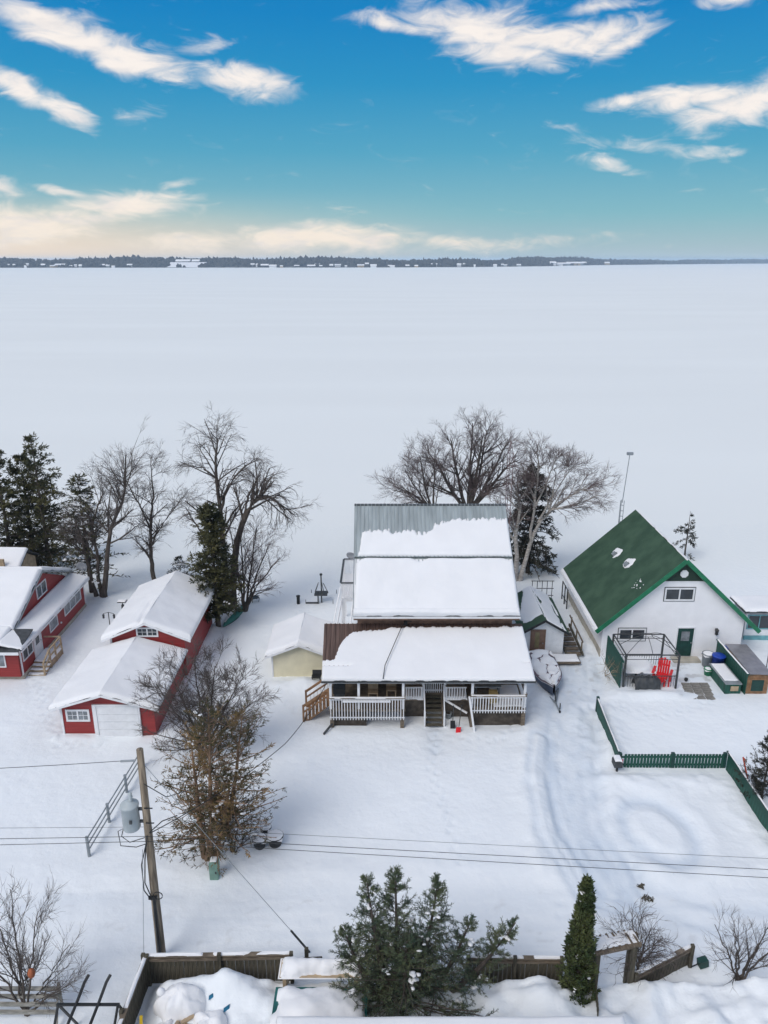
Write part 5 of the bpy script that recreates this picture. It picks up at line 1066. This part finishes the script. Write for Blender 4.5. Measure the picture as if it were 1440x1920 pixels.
def boat():
    t = thing('covered_boat', 'motor boat under a snow-patched purple-grey cover on its trailer', 'boat', (9.75, 40.5, -.42), R(2)); t.scale = (.88, .95, .92)
    k = 17; cov = []; hl = []
    for i in range(k):
        s = i/(k-1); y = 2.3-4.3*s; w = 1.0*(1-max(0, (s-.45)/.55)**2.2*.93)
        zt = 1.02+.16*s
        hl.append([(w*c, y+(.25*s*s if abs(c) < .3 else 0), z) for c, z in ((-1.0, zt), (-.95, zt-.25), (-.8, .55), (0, .38+.25*s**3), (.8, .55), (.95, zt-.25), (1.0, zt))])
        cov.append([(w*1.03*math.sin(a), y-.02, zt-.02+(.34-.18*s)*max(0, math.cos(a))**.7+.03*math.sin(i*1.7+a*3)) for a in np.linspace(-math.pi/2, math.pi/2, 13)])
    o = bpy.data.objects.new('hull', gridmesh('hull', np.array(hl), HULL)); link(o, t)
    MB().prism([(p[0], p[1], p[2]) for p in hl[0]], (0, .03, 0)).part('transom', HULL, t, local=True)
    o = bpy.data.objects.new('cover', gridmesh('cover', np.array(cov), TARP)); link(o, t)
    C = np.array(cov); tt = np.linspace(0, 1, 60); ss = np.linspace(0, 1, 44)
    def samp(a, b):
        x = a*(k-1); i = np.minimum(x.astype(int), k-2); f = (x-i)[..., None]; y = b*12; j = np.minimum(y.astype(int), 11); g = (y-j)[..., None]
        return (C[i, j]*(1-f)+C[i+1, j]*f)*(1-g)+(C[i, j+1]*(1-f)+C[i+1, j+1]*f)*g
    A, Bq = np.meshgrid(tt, ss, indexing='ij'); Pq = samp(A, Bq)
    d = np.minimum(np.minimum(A*4.3, (1-A)*4.3+.0), np.minimum(Bq, 1-Bq)*2.2-.28)+.25*fbm(A*9, Bq*6, 3); cr = np.abs(fbm(A*5+3, Bq*3.2, 2))-.04
    d = np.minimum(d, cr*2.2); th = np.where(d > 0, .10*np.sqrt(np.clip(d/.15, 0, 1)), -.03); Pq[..., 2] += th
    o = bpy.data.objects.new('snow_cover', gridmesh('snow_cover', Pq, SNOW)); link(o, t)
    m = MB(); m.bar((-.55, 2.0, .42), (-.55, -1.2, .42), .08, .1); m.bar((.55, 2.0, .42), (.55, -1.2, .42), .08, .1); m.bar((-.55, -1.2, .42), (0, -2.6, .38), .08, .1); m.bar((.55, -1.2, .42), (0, -2.6, .382), .08, .1); m.bar((0, -2.4, .375), (0, -3.5, .36), .08, .1); tr = m.part('trailer', GREY, t, local=True)
    MB().bar((0, -2.5, .4), (0, -2.35, 1.1), .07).part('winch_post', DGREY, tr, local=True); MB().bar((.1, -3.2, -.1), (.1, -3.2, .75), .06).part('jack', DGREY, tr, local=True); MB().lathe((0, -3.55, .33), [(.05, 0), (.07, .06), (.05, .14)], 8).part('coupler', BLACK, tr, local=True)
    for s in (-1, 1):
        m = MB(); m.tube([(s*.86, .6, .28), (s*1.06, .6, .28)], .3, 16); w = m.part('wheel', BLACK, t, local=True); m = MB(); m.tube([(s*1.055, .6, .28), (s*1.075, .6, .28)], .16, 12); m.part('rim', GREY, w, local=True)
boat()
# ------------------------------------------------------------------ green house yard
def yard():
    g = thing('gazebo_frame', 'black metal gazebo frame without its canopy beside the white house', 'gazebo', (15.6, 40.8, 0))
    x0, x1, y0, y1, H = 14.1, 17.2, 39.5, 42.1, 2.2
    pm = boxmesh('corner_post', FRAMEG, .1, .1, H+.2)
    for x in (x0, x1):
        for y in (y0, y1): piece('corner_post', pm, g, (x, y, -.2))
    for p, q in (((x0, y0), (x1, y0)), ((x0, y1), (x1, y1)), ((x0, y0), (x0, y1)), ((x1, y0), (x1, y1))):
        MB().bar((*p, H), (*q, H), .05, .06).part('top_beam', FRAMEG, g); MB().bar((*p, H-.28), (*q, H-.28), .03).part('lower_beam', FRAMEG, g)
    cx, cy = (x0+x1)/2, (y0+y1)/2
    for x, y in ((x0, y0), (x1, y0), (x0, y1), (x1, y1), (cx, y0), (cx, y1), (x0, cy), (x1, cy)):
        dx, dy = cx-x, cy-y; MB().tube([(x+dx*t, y+dy*t, H+.65*math.sin(t*1.45)) for t in np.linspace(0, .82, 9)], .018, 5).part('roof_rib', FRAMEG, g)
    a = .18
    MB().tube([(cx+(x-cx)*a, cy+(y-cy)*a, H+.62) for x, y in ((x0, y0), (x1, y0), (x1, y1), (x0, y1), (x0, y0))], .018, 5).part('crown_ring', FRAMEG, g)
    bm_ = boxmesh('baluster', FRAMEG, .02, .02, .7)
    for yy in (y0, y1):
        m = MB(); m.bar((x0, yy, .82), (x1, yy, .82), .04); rl = m.part('railing', FRAMEG, g)
        for k in range(20): piece('baluster', bm_, rl, (x0+.1+k*.15, yy, .12))
    p = thing('privacy_screen', 'dark green board screen on the left side of the gazebo', 'screen', (13.85, 40.7, 0))
    bd = boxmesh('board', FENCEG, .03, .3, 2.15)
    for k in range(10): piece('board', bd, p, (13.86, 39.5+.31*k, -.2))
    MB().box(13.89, 13.95, 39.3, 42.5, 1.8, 1.9).part('cross_rail', FENCEG, p)
    t = thing('round_patio_table', 'snow-heaped patio table under the black gazebo frame', 'table', (15.3, 40.9, 0))
    MB().lathe((15.3, 40.9, 0), [(.3, -.1), (.06, .0), (.06, .66), (.85, .68), (.85, .72)], 24).part('table_frame', DGREY, t, True)
    snow(t, (14.4, 40.0, .72), (1.8, 0, 0), (0, 1.8, 0), .26, .3, lambda u, v: .9-np.hypot(u-.9, v-.9), res=.08)
    t = thing('covered_grill', 'low grill under a crumpled dark grey cover in front of the gazebo table', 'grill', (15.5, 39.65, 0))
    P = np.array([[(14.75+1.5*a, 39.65+.36*math.cos(b)*(1+.08*math.sin(a*19)), .0+.75*math.sin(b)*(1-.25*abs(2*a-1)**4)+.05*math.sin(a*23+b*5)) for b in np.linspace(0, math.pi, 13)] for a in np.linspace(0, 1, 22)])
    o = bpy.data.objects.new('cover', gridmesh('cover', P-np.array((15.5, 39.65, 0)), DGREY)); link(o, t)
    # red chair
    t = thing('red_chair', 'bright red slatted garden chair in the gazebo corner', 'chair', (16.6, 40.2, 0), R(-28)); t.scale = (1.15, 1.15, 1.15)
    MB().box(-.3, .3, -.28, .3, .34, .40).part('seat', REDP, t, local=True)
    sm = boxmesh('back_slat', REDP, .1, .03, .85)
    for k in range(5): o = piece('back_slat', sm, t, (0, 0, 0)); o.location = (-.24+.12*k, .30, .36); o.rotation_euler = (R(-16), 0, 0); o.scale = (1, 1, 1-.06*abs(k-2))
    for s in (-1, 1):
        MB().box(s*.42-.07, s*.42+.07, -.38, .42, .60, .64).part('armrest', REDP, t, local=True)
        for y in (-.3, .3): MB().box(s*.40-.04, s*.40+.04, y-.04, y+.04, -.1, .60).part('leg', REDP, t, local=True)
    MB().obox((0, .46, .8), (.3, 0, 0), (0, .02, 0), (0, 0, .04)).part('back_rail', REDP, t, local=True)
    t = thing('red_footstool', 'low red stool in front of the red garden chair', 'stool', (16.35, 39.75, 0), R(20)); MB().box(-.25, .25, -.2, .2, .34, .40).part('seat', REDP, t, local=True)
    for sx in (-.2, .2):
        for sy in (-.15, .15): MB().box(sx-.03, sx+.03, sy-.03, sy+.03, -.1, .34).part('leg', REDP, t, local=True)
    # bins
    def bin_(name, lb, x, y, r0, r1, h, mt, lid=True, cat='bin'):
        t = thing(name, lb, cat, (x, y, 0)); MB().lathe((x, y, -.05), [(r0, 0), (r1, h), (r1*1.08, h+.01), (r1*1.08, h+.05), (r1*.9, h+.07), (r1*.3, h+.10)] if not lid else [(r0, 0), (r1, h), (r1*1.08, h+.01), (r1*1.08, h+.05), (r1*.9, h+.05), (r1*.85, h-.1)], 20).part('body', mt, t, True)
        if lid: snow(t, (x-r1, y-r1, h-.08), (2*r1, 0, 0), (0, 2*r1, 0), .12, .15, lambda u, v: r1*.95-np.hypot(u-r1, v-r1), res=.05)
        MB().tube([(x-r1*1.08, y, h-.1), (x-r1*1.2, y, h-.02), (x-r1*1.08, y, h-.02)], .015, 5).part('handle', DGREY, t); return t
    bin_('garbage_can', 'grey round garbage can beside the green door', 20.15, 42.2, .3, .36, .85, GREY)
    bin_('recycling_bin', 'bright blue recycling bin between the garbage can and green partition', 20.6, 41.75, .30, .38, .95, BLUEP, False)
    bin_('recycling_bin', 'second blue bin mostly hidden behind the green partition', 21.35, 42.5, .26, .32, 1.05, BLUEP, False)
    bin_('green_bucket', 'small bright green bucket in the snow by the green planter', 19.75, 41.1, .2, .24, .42, GREENP)
    bin_('small_pot', 'tiny black pot on the shovelled patio', 18.15, 40.35, .07, .1, .16, BLACK, False, 'pot')
    t = thing('planter_box', 'dark green wooden planter box with snow on its lid', 'planter', (20.2, 40.1, 0)); MB().box(19.85, 20.75, 38.9, 41.2, -.1, .62).part('box', FENCEG, t); MB().box(19.82, 20.78, 38.87, 41.23, .62, .68).part('lid', GREY, t); MB().box(20.15, 20.6, 38.87, 38.898, .2, .5).part('panel', TANW, t)
    snow(t, (19.9, 39.2, .68), (.8, 0, 0), (0, 2.0, 0), .05, .1)
    t = thing('green_partition', 'long dark green partition beside the dog house', 'partition', (21.1, 40.9, 0))
    bd = boxmesh('board', FENCEG, .035, .29, 1.45)
    for k in range(14): piece('board', bd, t, (20.98, 38.95+.3*k, -.15))
    MB().box(20.93, 21.04, 38.75, 43.1, 1.3, 1.36).part('cap', FENCEG, t); snow(t, (20.93, 38.8, 1.36), (.11, 0, 0), (0, 4.2, 0), .06, .06, res=.06)
    t = thing('dog_house', 'brown fronted dog house with grey sheet roof and dark flap', 'dog house', (21.6, 40.4, 0))
    gable_walls(MB(), 21.06, 22.3, 38.95, 42.0, -.15, 1.15, 1.3, 'y').part('wall', TANW, t)
    m = MB(); m.prism([(21.06, 38.948, -.1), (22.3, 38.948, -.1), (22.3, 38.948, 1.12), (21.68, 38.948, 1.28), (21.06, 38.948, 1.12)], (0, -.04, 0)); m.part('front_panel', DECKW, t); MB().box(21.32, 22.02, 38.86, 38.9, .2, .92).part('door_flap', DGREEN, t)
    m = MB(); m.box(21.24, 22.1, 38.88, 38.905, .12, .198); m.box(21.24, 21.318, 38.88, 38.905, .2, .92); m.box(22.022, 22.1, 38.88, 38.905, .2, .92); m.box(21.24, 22.1, 38.88, 38.905, .922, 1.0); m.part('door_frame', DECKW, t)
    MB().prism([(21.08, 38.8, 1.34), (22.4, 38.8, 1.30), (22.4, 42.2, 1.42), (21.08, 42.2, 1.46)], (0, 0, .04)).part('roof', mat('sheet_metal', (.30, .29, .31), .4, .1, 3, metal=.4), t)
    t = thing('paver_path', 'grey paving stones cleared of snow before the patio', 'paving', (18.3, 39.1, 0)); pv = boxmesh('paver', PAVER, .5, .42, .06)
    for i in range(3):
        for j in range(4): piece('paver', pv, t, (17.75+.54*i+.08*j, 38.5+.46*j, -.03), (0, 0, .03*(i-j)))
    t = thing('sled', 'grey plastic sled lying in the snow at the right edge', 'sled', (23.8, 40.6, 0)); P = np.array([[(23.3+1.3*a, 40.7-.5*a+.3*math.cos(b), .05+.22*(1-math.sin(b))+.2*max(0, a-.8)) for b in np.linspace(0, math.pi, 9)] for a in np.linspace(0, 1, 10)]); o = bpy.data.objects.new('shell', gridmesh('shell', P-np.array((23.8, 40.6, 0)), DISHM)); link(o, t)
    t = thing('flag_pole', 'thin dark pole stuck in the snow at the right edge', 'pole', (23.6, 41.8, 0)); MB().tube([(23.55, 41.6, -.1), (23.7, 41.9, 1.6)], .03, 6).part('shaft', DGREY, t)
yard()
def green_fence():
    f = thing('green_fence', 'solid green board fence section nearest the driveway', 'fence', (11.75, 34.5, 0)); bd = boxmesh('board', FENCEG, .03, .23, 1.0)
    for k in range(21): piece('board', bd, f, (11.88-.012*k, 36.95-.24*k, -.2))
    MB().bar((11.9, 37.1, .84), (11.64, 32.0, .84), .1, .05).part('cap_rail', DGREEN, f); snow(f, (11.86, 37.0, .865), (-.24, -4.8, 0), (.08, 0, 0), .05, .05, res=.05)
    MB().box(11.84, 11.98, 36.98, 37.12, -.2, .95).part('end_post', DGREEN, f)
    f = thing('picket_fence', 'green picket fence across the snowy yard with gaps between pickets', 'fence', (14.2, 32.05, 0)); pk = boxmesh('picket', FENCEG, .125, .025, 1.0)
    for k in range(31): piece('picket', pk, f, (11.95+.16*k, 32.0, -.15))
    for z in (.18, .62): MB().box(11.7, 16.85, 32.015, 32.06, z, z+.09).part('rail', FENCEG, f)
    for x in (11.68, 14.3, 16.88): MB().box(x-.08, x+.08, 31.98, 32.14, -.2, .88).part('post', DGREEN, f)
    f = thing('green_fence', 'solid green board fence section running to the right edge', 'fence', (16.9, 29, 0)); bd2 = boxmesh('board', FENCEG, .03, .23, 1.25)
    for k in range(34): piece('board', bd2, f, (16.93-.004*k, 31.75-.24*k, -.25))
    MB().bar((16.93, 32.0, 1.03), (16.8, 23.7, 1.03), .1, .05).part('cap_rail', DGREEN, f); snow(f, (16.9, 31.9, 1.055), (-.13, -8, 0), (.09, 0, 0), .05, .05, res=.05)
    t = thing('mailbox', 'black mailbox with snow cap at the fence corner', 'mailbox', (11.45, 31.6, 0)); MB().bar((11.45, 31.65, -.2), (11.45, 31.65, .45), .09).part('post', BLACK, t); m = MB(); m.prism([(11.25, 31.45, .45), (11.65, 31.45, .45), (11.65, 31.45, .68), (11.58, 31.45, .8), (11.32, 31.45, .8), (11.25, 31.45, .68)], (0, .5, 0)); m.part('box', DGREY, t); snow(t, (11.27, 31.45, .79), (.36, 0, 0), (0, .5, 0), .12, .1, res=.05)
    MB().bar((11.67, 31.6, .6), (11.67, 31.6, .85), .03).part('flag', REDP, t)
    t = thing('snow_marker', 'orange-red marker stake leaning beside the right edge evergreen', 'stake', (17.4, 31, 0)); MB().bar((17.55, 30.6, -.1), (17.2, 31.0, 1.4), .06).part('shaft', ORANGE, t); MB().bar((17.2, 31.0, 1.4), (17.4, 31.0, 1.15), .05).part('head', ORANGE, t)
green_fence()
# ------------------------------------------------------------------ foreground garden
def foreground():
    def run(lb, a, b, n, top, h, mt=OLDWOOD, posts=3, snowy=True):
        a, b = V3(*a), V3(*b); L = np.linalg.norm(b-a); an = math.atan2(b[1]-a[1], b[0]-a[0]); r = thing('wooden_fence', lb, 'fence', (float((a+b)[0]/2), float((a+b)[1]/2), 0)); bm_ = boxmesh('board', mt, L/n*.95, .025, h)
        rs = random.Random(lb)
        for k in range(n): c = a+(b-a)*(k+.5)/n; piece('board', bm_, r, (c[0], c[1], top-h-.05+rs.uniform(-.02, .02)), (rs.uniform(-.01, .01), 0, an))
        for k in range(posts):
            c = a+(b-a)*k/(posts-1); o = V3(-math.sin(an), math.cos(an), 0)*-.08; MB().box(c[0]+o[0]-.06, c[0]+o[0]+.06, c[1]+o[1]-.06, c[1]+o[1]+.06, top-h-.2, top+.14).part('post', OLDWOOD, r)
        MB().bar((*a, top+.0), (*b, top+.0), .16, .05).part('cap_rail', WOOD, r); o = V3(-math.sin(an), math.cos(an), 0)*-.05; MB().bar(V3(*a, top-.14)+V3(*o), V3(*b, top-.14)+V3(*o), .05, .1).part('rail', WOOD, r)
        if snowy: nn = V3(-math.sin(an), math.cos(an), 0)*.14; snow(r, V3(*a, top+.025)-nn*.5, V3(*(b-a), 0), nn, .08, .07, lambda u, v: .3*fbm(u*1.4, v, 3)+.05, res=.05)
        return r
    def V3(*q):
        q = np.concatenate([np.atleast_1d(np.array(z, float)) for z in q]); return q
    run('weathered board fence along the road behind the snow mounds', (-8.15, 20.15), (-3.2, 20.25), 33, 1.25, 1.6, posts=3)
    run('weathered board fence between the spruce and the columnar cedar', (2.9, 20.15), (6.1, 20.1), 21, 1.2, 1.4, posts=3)
    run('board fence side running toward the viewer from the corner', (-8.2, 20.1), (-8.35, 16.0), 27, 1.25, 1.6, posts=3)
    run('sloping weathered board panel right of the garden arbor', (8.55, 19.75), (10.9, 20.9), 16, .85, 1.2, posts=2)
    a = thing('garden_arbor', 'weathered wooden arbor gateway over a snowy path', 'arbor', (7.75, 19.6, 0))
    for x, y in ((7.1, 19.45), (8.42, 19.75)): MB().box(x-.08, x+.08, y-.08, y+.08, -.2, 2.12).part('post', OLDWOOD, a); MB().box(x-.06, x+.06, y+.35, y+.47, -.2, 2.10).part('post', OLDWOOD, a)
    MB().bar((6.85, 19.38, 2.17), (8.65, 19.79, 2.17), .09, .14).part('lintel', WOOD, a); MB().bar((6.85, 19.80, 2.16), (8.65, 20.21, 2.16), .09, .14).part('lintel', WOOD, a)
    lm = boxmesh('top_slat', WOOD, .06, .7, .05)
    for k in range(8): piece('top_slat', lm, a, (6.95+.22*k, 19.62+.05*k, 2.245), (0, 0, .22))
    snow(a, (6.9, 19.4, 2.29), (1.7, .4, 0), (-.1, .45, 0), .07, .1, lambda u, v: .3*fbm(u*2, v*2, 3)+.03, res=.05)
    st = [([(8.75, 19.95, 0), (8.7, 19.95, 1.4), (8.6+dx, 20.0+dy, hz)], .04, .012) for dx, dy, hz in ((-.9, .1, 2.5), (-.2, .2, 2.8), (.4, 0, 2.7), (.9, .1, 2.1), (1.1, .2, 1.5))]
    bare_tree('bare_vine', 'bare tangled vine arching over the garden arbor', (8.7, 19.95, 0), st, 71, per=(9, 6, 4), lf=(.5, .5, .5), cat='vine', lo0=.25, tws=.45, grav=(-.06, -.05, 0), mint=.006)
    f = thing('low_fence', 'short leaning picket panel beside the columnar cedar', 'fence', (6.95, 18.9, 0)); pk = boxmesh('picket', OLDWOOD, .12, .03, 1.0)
    for k in range(6): piece('picket', pk, f, (6.92+.03*k, 18.35+.17*k, .1), (0, 0, R(80)))
    # garden light
    t = thing('garden_light', 'fallen dark garden lantern lying on the snow', 'lantern', (11.35, 20.85, 0)); MB().obox((11.4, 20.85, .16), (.16, .03, .03), (-.02, .12, 0), (-.02, 0, .14)).part('head', DGREEN, t); MB().tube([(11.25, 20.83, .12), (10.95, 20.75, .06)], .025, 6).part('stem', BLACK, t)
    # snow-heaped wood pile
    t = thing('wood_pile', 'snow-heaped pile of split logs inside the fence corner', 'wood pile', (-6.4, 18.4, .2)); rs = random.Random(4)
    lg = MB().tube([(-.22, 0, 0), (.22, 0, 0)], .075, 8).mesh('log', TANW)
    for k in range(22): piece('log', lg, t, (-6.3+rs.uniform(-.5, .6), 17.95+rs.uniform(-.35, .35), .5+rs.uniform(0, .35)), (rs.uniform(-.3, .3), rs.uniform(-.4, .4), rs.uniform(0, 3)))
    P = []
    for (x, y, z, a_, b_, c_) in ((-6.7, 18.75, .55, .8, .6, .75), (-5.6, 18.1, .5, .6, .5, .5), (-7.0, 17.7, .35, .5, .7, .6)): P.append((x, y, z, a_, b_, c_))
    rsn = np.random.RandomState(8)
    th, ph = np.meshgrid(np.linspace(0, 2*np.pi, 40), np.linspace(0, np.pi/2+.25, 16), indexing='ij')
    for (x, y, z, a_, b_, c_) in P:
        n_ = 1+.7*fbm(np.cos(th)*np.sin(ph)*1.7+x*3, np.sin(th)*np.sin(ph)*1.7+y*2, 4)
        Q = np.stack([x+a_*n_*np.sin(ph)*np.cos(th), y+b_*n_*np.sin(ph)*np.sin(th), z+c_*n_*np.cos(ph)], -1)-np.array(t.location); o = bpy.data.objects.new('snow_mound', gridmesh('snow_mound', Q, SNOW)); link(o, t)
    t = thing('snow_post', 'short wooden post with a round cap of snow', 'post', (-7.35, 18.9, 0)); MB().box(-7.42, -7.28, 18.83, 18.97, -.1, 1.0).part('wood', OLDWOOD, t); MB().lathe((-7.35, 18.9, 1.0), [(.05, 0), (.13, .05), (.14, .14), (.08, .24), (.01, .26)], 14).part('snow_cap', SNOW, t, True)
    t = thing('yellow_post', 'bright yellow post leaning inside the fence corner', 'post', (-7.75, 17.9, 0)); MB().bar((-7.78, 17.8, -.1), (-7.7, 17.95, 1.25), .09, .05).part('board', YELLOW, t)
    for x, y, z, lb in ((-5.15, 18.6, 0, 'blue plastic lid poking out of the snow by the wood pile'), (-5.7, 18.95, 0, 'second blue scrap sticking out behind the wood pile')):
        z = GZ(x, y)+.03
        t = thing('plastic_lid', lb, 'lid', (x, y, z)); MB().obox((x, y, z), (.09, .05, .03), (0, .04, .05), (0, .012, -.006)).part('lid', mat('teal_plastic', (.01, .14, .25), .5, .2, 3), t)
    # hot tub and snow-loaded table behind
    t = thing('hot_tub', 'pale hot tub with teal rim under a thick pillow of snow', 'hot tub', (-2.4, 18.9, 0)); MB().box(-3.55, -.6, 17.6, 19.1, -.2, .95).part('cabinet', SPAW, t); MB().box(-3.6, -.55, 17.55, 19.15, .95, 1.03).part('cover_rim', mat('teal_cover', (.01, .10, .095), .5, .2, 3), t)
    snow(t, (-3.6, 17.55, 1.03), (3.05, 0, 0), (0, 1.6, 0), .42, .7, res=.07, nz=.6, rag=.22)
    MB().box(-2.3, -2.24, 17.53, 17.58, .75, .95).part('strap', BLACK, t)
    t = thing('picnic_table', 'wooden table buried under thick snow behind the hot tub', 'table', (-2.4, 19.8, 0)); MB().box(-3.5, -.8, 19.35, 20.05, 1.15, 1.22).part('top', TANW, t)
    for x in (-3.35, -.95): MB().box(x-.06, x+.06, 19.4, 20.0, -.1, 1.149).part('leg', TANW, t)
    snow(t, (-3.55, 19.3, 1.22), (2.8, 0, 0), (0, .8, 0), .40, .42, res=.06, nz=.7, seed=3, rag=.2)
    t = thing('signpost', 'short post with crossed boards in the snow behind the hot tub', 'post', (-2.75, 20.9, 0)); MB().box(-2.83, -2.70, 20.85, 20.97, -.1, .75).part('post', OLDWOOD, t); MB().bar((-3.4, 20.83, .32), (-2.2, 20.83, .42), .03, .07).part('board', OLDWOOD, t); MB().bar((-3.5, 20.8, .15), (-2.4, 20.8, .2), .03, .06).part('board', OLDWOOD, t)
    # near roof at the bottom edge
    t = thing('near_shed', 'snow-covered flat roof cut off by the bottom edge', 'shed', (2, 14, 0)); MB().box(-2.9, 6.8, 9, 16.4, -.3, 2.7).part('wall', WHITE, t); m = MB(); m.box(-3.15, 7.05, 8.8, 16.62, 2.7, 2.85); rf = m.part('roof', DGREY, t); snow(rf, (-3.15, 8.8, 2.85), (10.2, 0, 0), (0, 7.82, 0), .22, .22, res=.2)
    # black swing frame and grey slat bench at bottom left
    t = thing('swing_frame', 'black metal swing frame with two curved bars at the bottom left', 'frame', (-9.4, 18, 0))
    for x in (-10.35, -8.45): MB().bar((x-.25, 17.3, -.1), (x, 18.1, 1.55), .06).part('leg', BLACK, t); MB().bar((x+.2, 18.7, -.1), (x, 18.1, 1.55), .06).part('leg', BLACK, t)
    MB().bar((-10.4, 18.1, 1.55), (-8.4, 18.1, 1.55), .07).part('top_bar', BLACK, t); MB().bar((-10.4, 17.5, .95), (-8.4, 17.5, .95), .06).part('cross_bar', BLACK, t)
    for x in (-9.75, -9.05): MB().tube([(x-.25, 16.9, .9), (x-.1, 17.6, 1.4), (x, 18.1, 1.63), (x+.12, 18.55, 1.95), (x+.22, 18.7, 2.1)], .05, 8).part('curved_bar', BLACK, t)
    t = thing('slat_bench', 'grey weathered slatted bench in front of the bottom left shrub', 'bench', (-12, 19.4, 0)); GW = mat('silver_wood', (.30, .29, .26), .85, .25, 3, stretch=(1, 4, 4))
    for k in range(4): MB().box(-13.6, -10.85, 19.15-.12*k, 19.25-.12*k, .85-.2*k, .95-.2*k).part('slat', GW, t)
    for x in (-13.4, -12.2, -10.92): MB().bar((x, 19.32, -.1), (x, 19.32, 1.0), .08).part('post', GW, t)
    MB().bar((-10.92, 19.3, .95), (-10.75, 18.5, .1), .05, .1).part('end_board', GW, t)
    t = thing('suet_feeder', 'rusty orange feeder hanging in the bottom left shrub', 'feeder', (-11.6, 19.1, 2)); MB().lathe((-11.5, 18.9, 1.75), [(.02, 0), (.1, .06), (.12, .2), (.08, .32), (.01, .38)], 12).part('body', mat('terracotta', (.40, .12, .05), .7, .2, 4), t, True); MB().tube([(-11.5, 18.9, 2.1), (-11.5, 18.9, 2.5)], .01, 4).part('hanger', BLACK, t)
    # dry leaf patches and stones in the road snow
    rs = random.Random(9)
    for x, y, s_, lb in ((10.5, 23.95, .20, 'clump of dark dead leaves on the snow by the oval track'), (10.45, 24.6, .11, 'small dead leaf clump nearer the oval track')):
        m = MB()
        for k in range(26):
            a_, q = rs.uniform(0, 6.3), rs.uniform(.02, .12); c = (x+rs.uniform(-1, 1)*s_*1.2, y+rs.uniform(-1, 1)*s_*.7, GZ(x, y)+rs.uniform(.01, .08)); m.obox(c, (q*math.cos(a_), q*math.sin(a_), rs.uniform(-.03, .03)), (-.025*math.sin(a_), .025*math.cos(a_), .01), (0, 0, .004))
        o = m.solo('leaf_litter', OLDWOOD, lb, 'leaves', (x, y, 0), kind='stuff')
foreground()
# ------------------------------------------------------------------ air over the lake
def haze():
    m = bpy.data.materials.new('haze_air'); m.use_nodes = True; t = m.node_tree; t.nodes.remove(t.nodes['Principled BSDF'])
    v = t.nodes.new('ShaderNodeVolumePrincipled'); v.inputs['Color'].default_value = (.62, .80, 1.0, 1); v.inputs['Density'].default_value = HAZE; v.inputs['Anisotropy'].default_value = 0.0
    t.links.new(v.outputs[0], t.nodes['Material Output'].inputs['Volume'])
    b = MB().box(-13500, 13500, -400, 13500, -3, 52)
    o = bpy.data.objects.new('haze', b.mesh('haze', m)); link(o); props(o, 'thin blue winter haze over the frozen lake', 'haze', kind='stuff')
HAZE = .000095
haze()
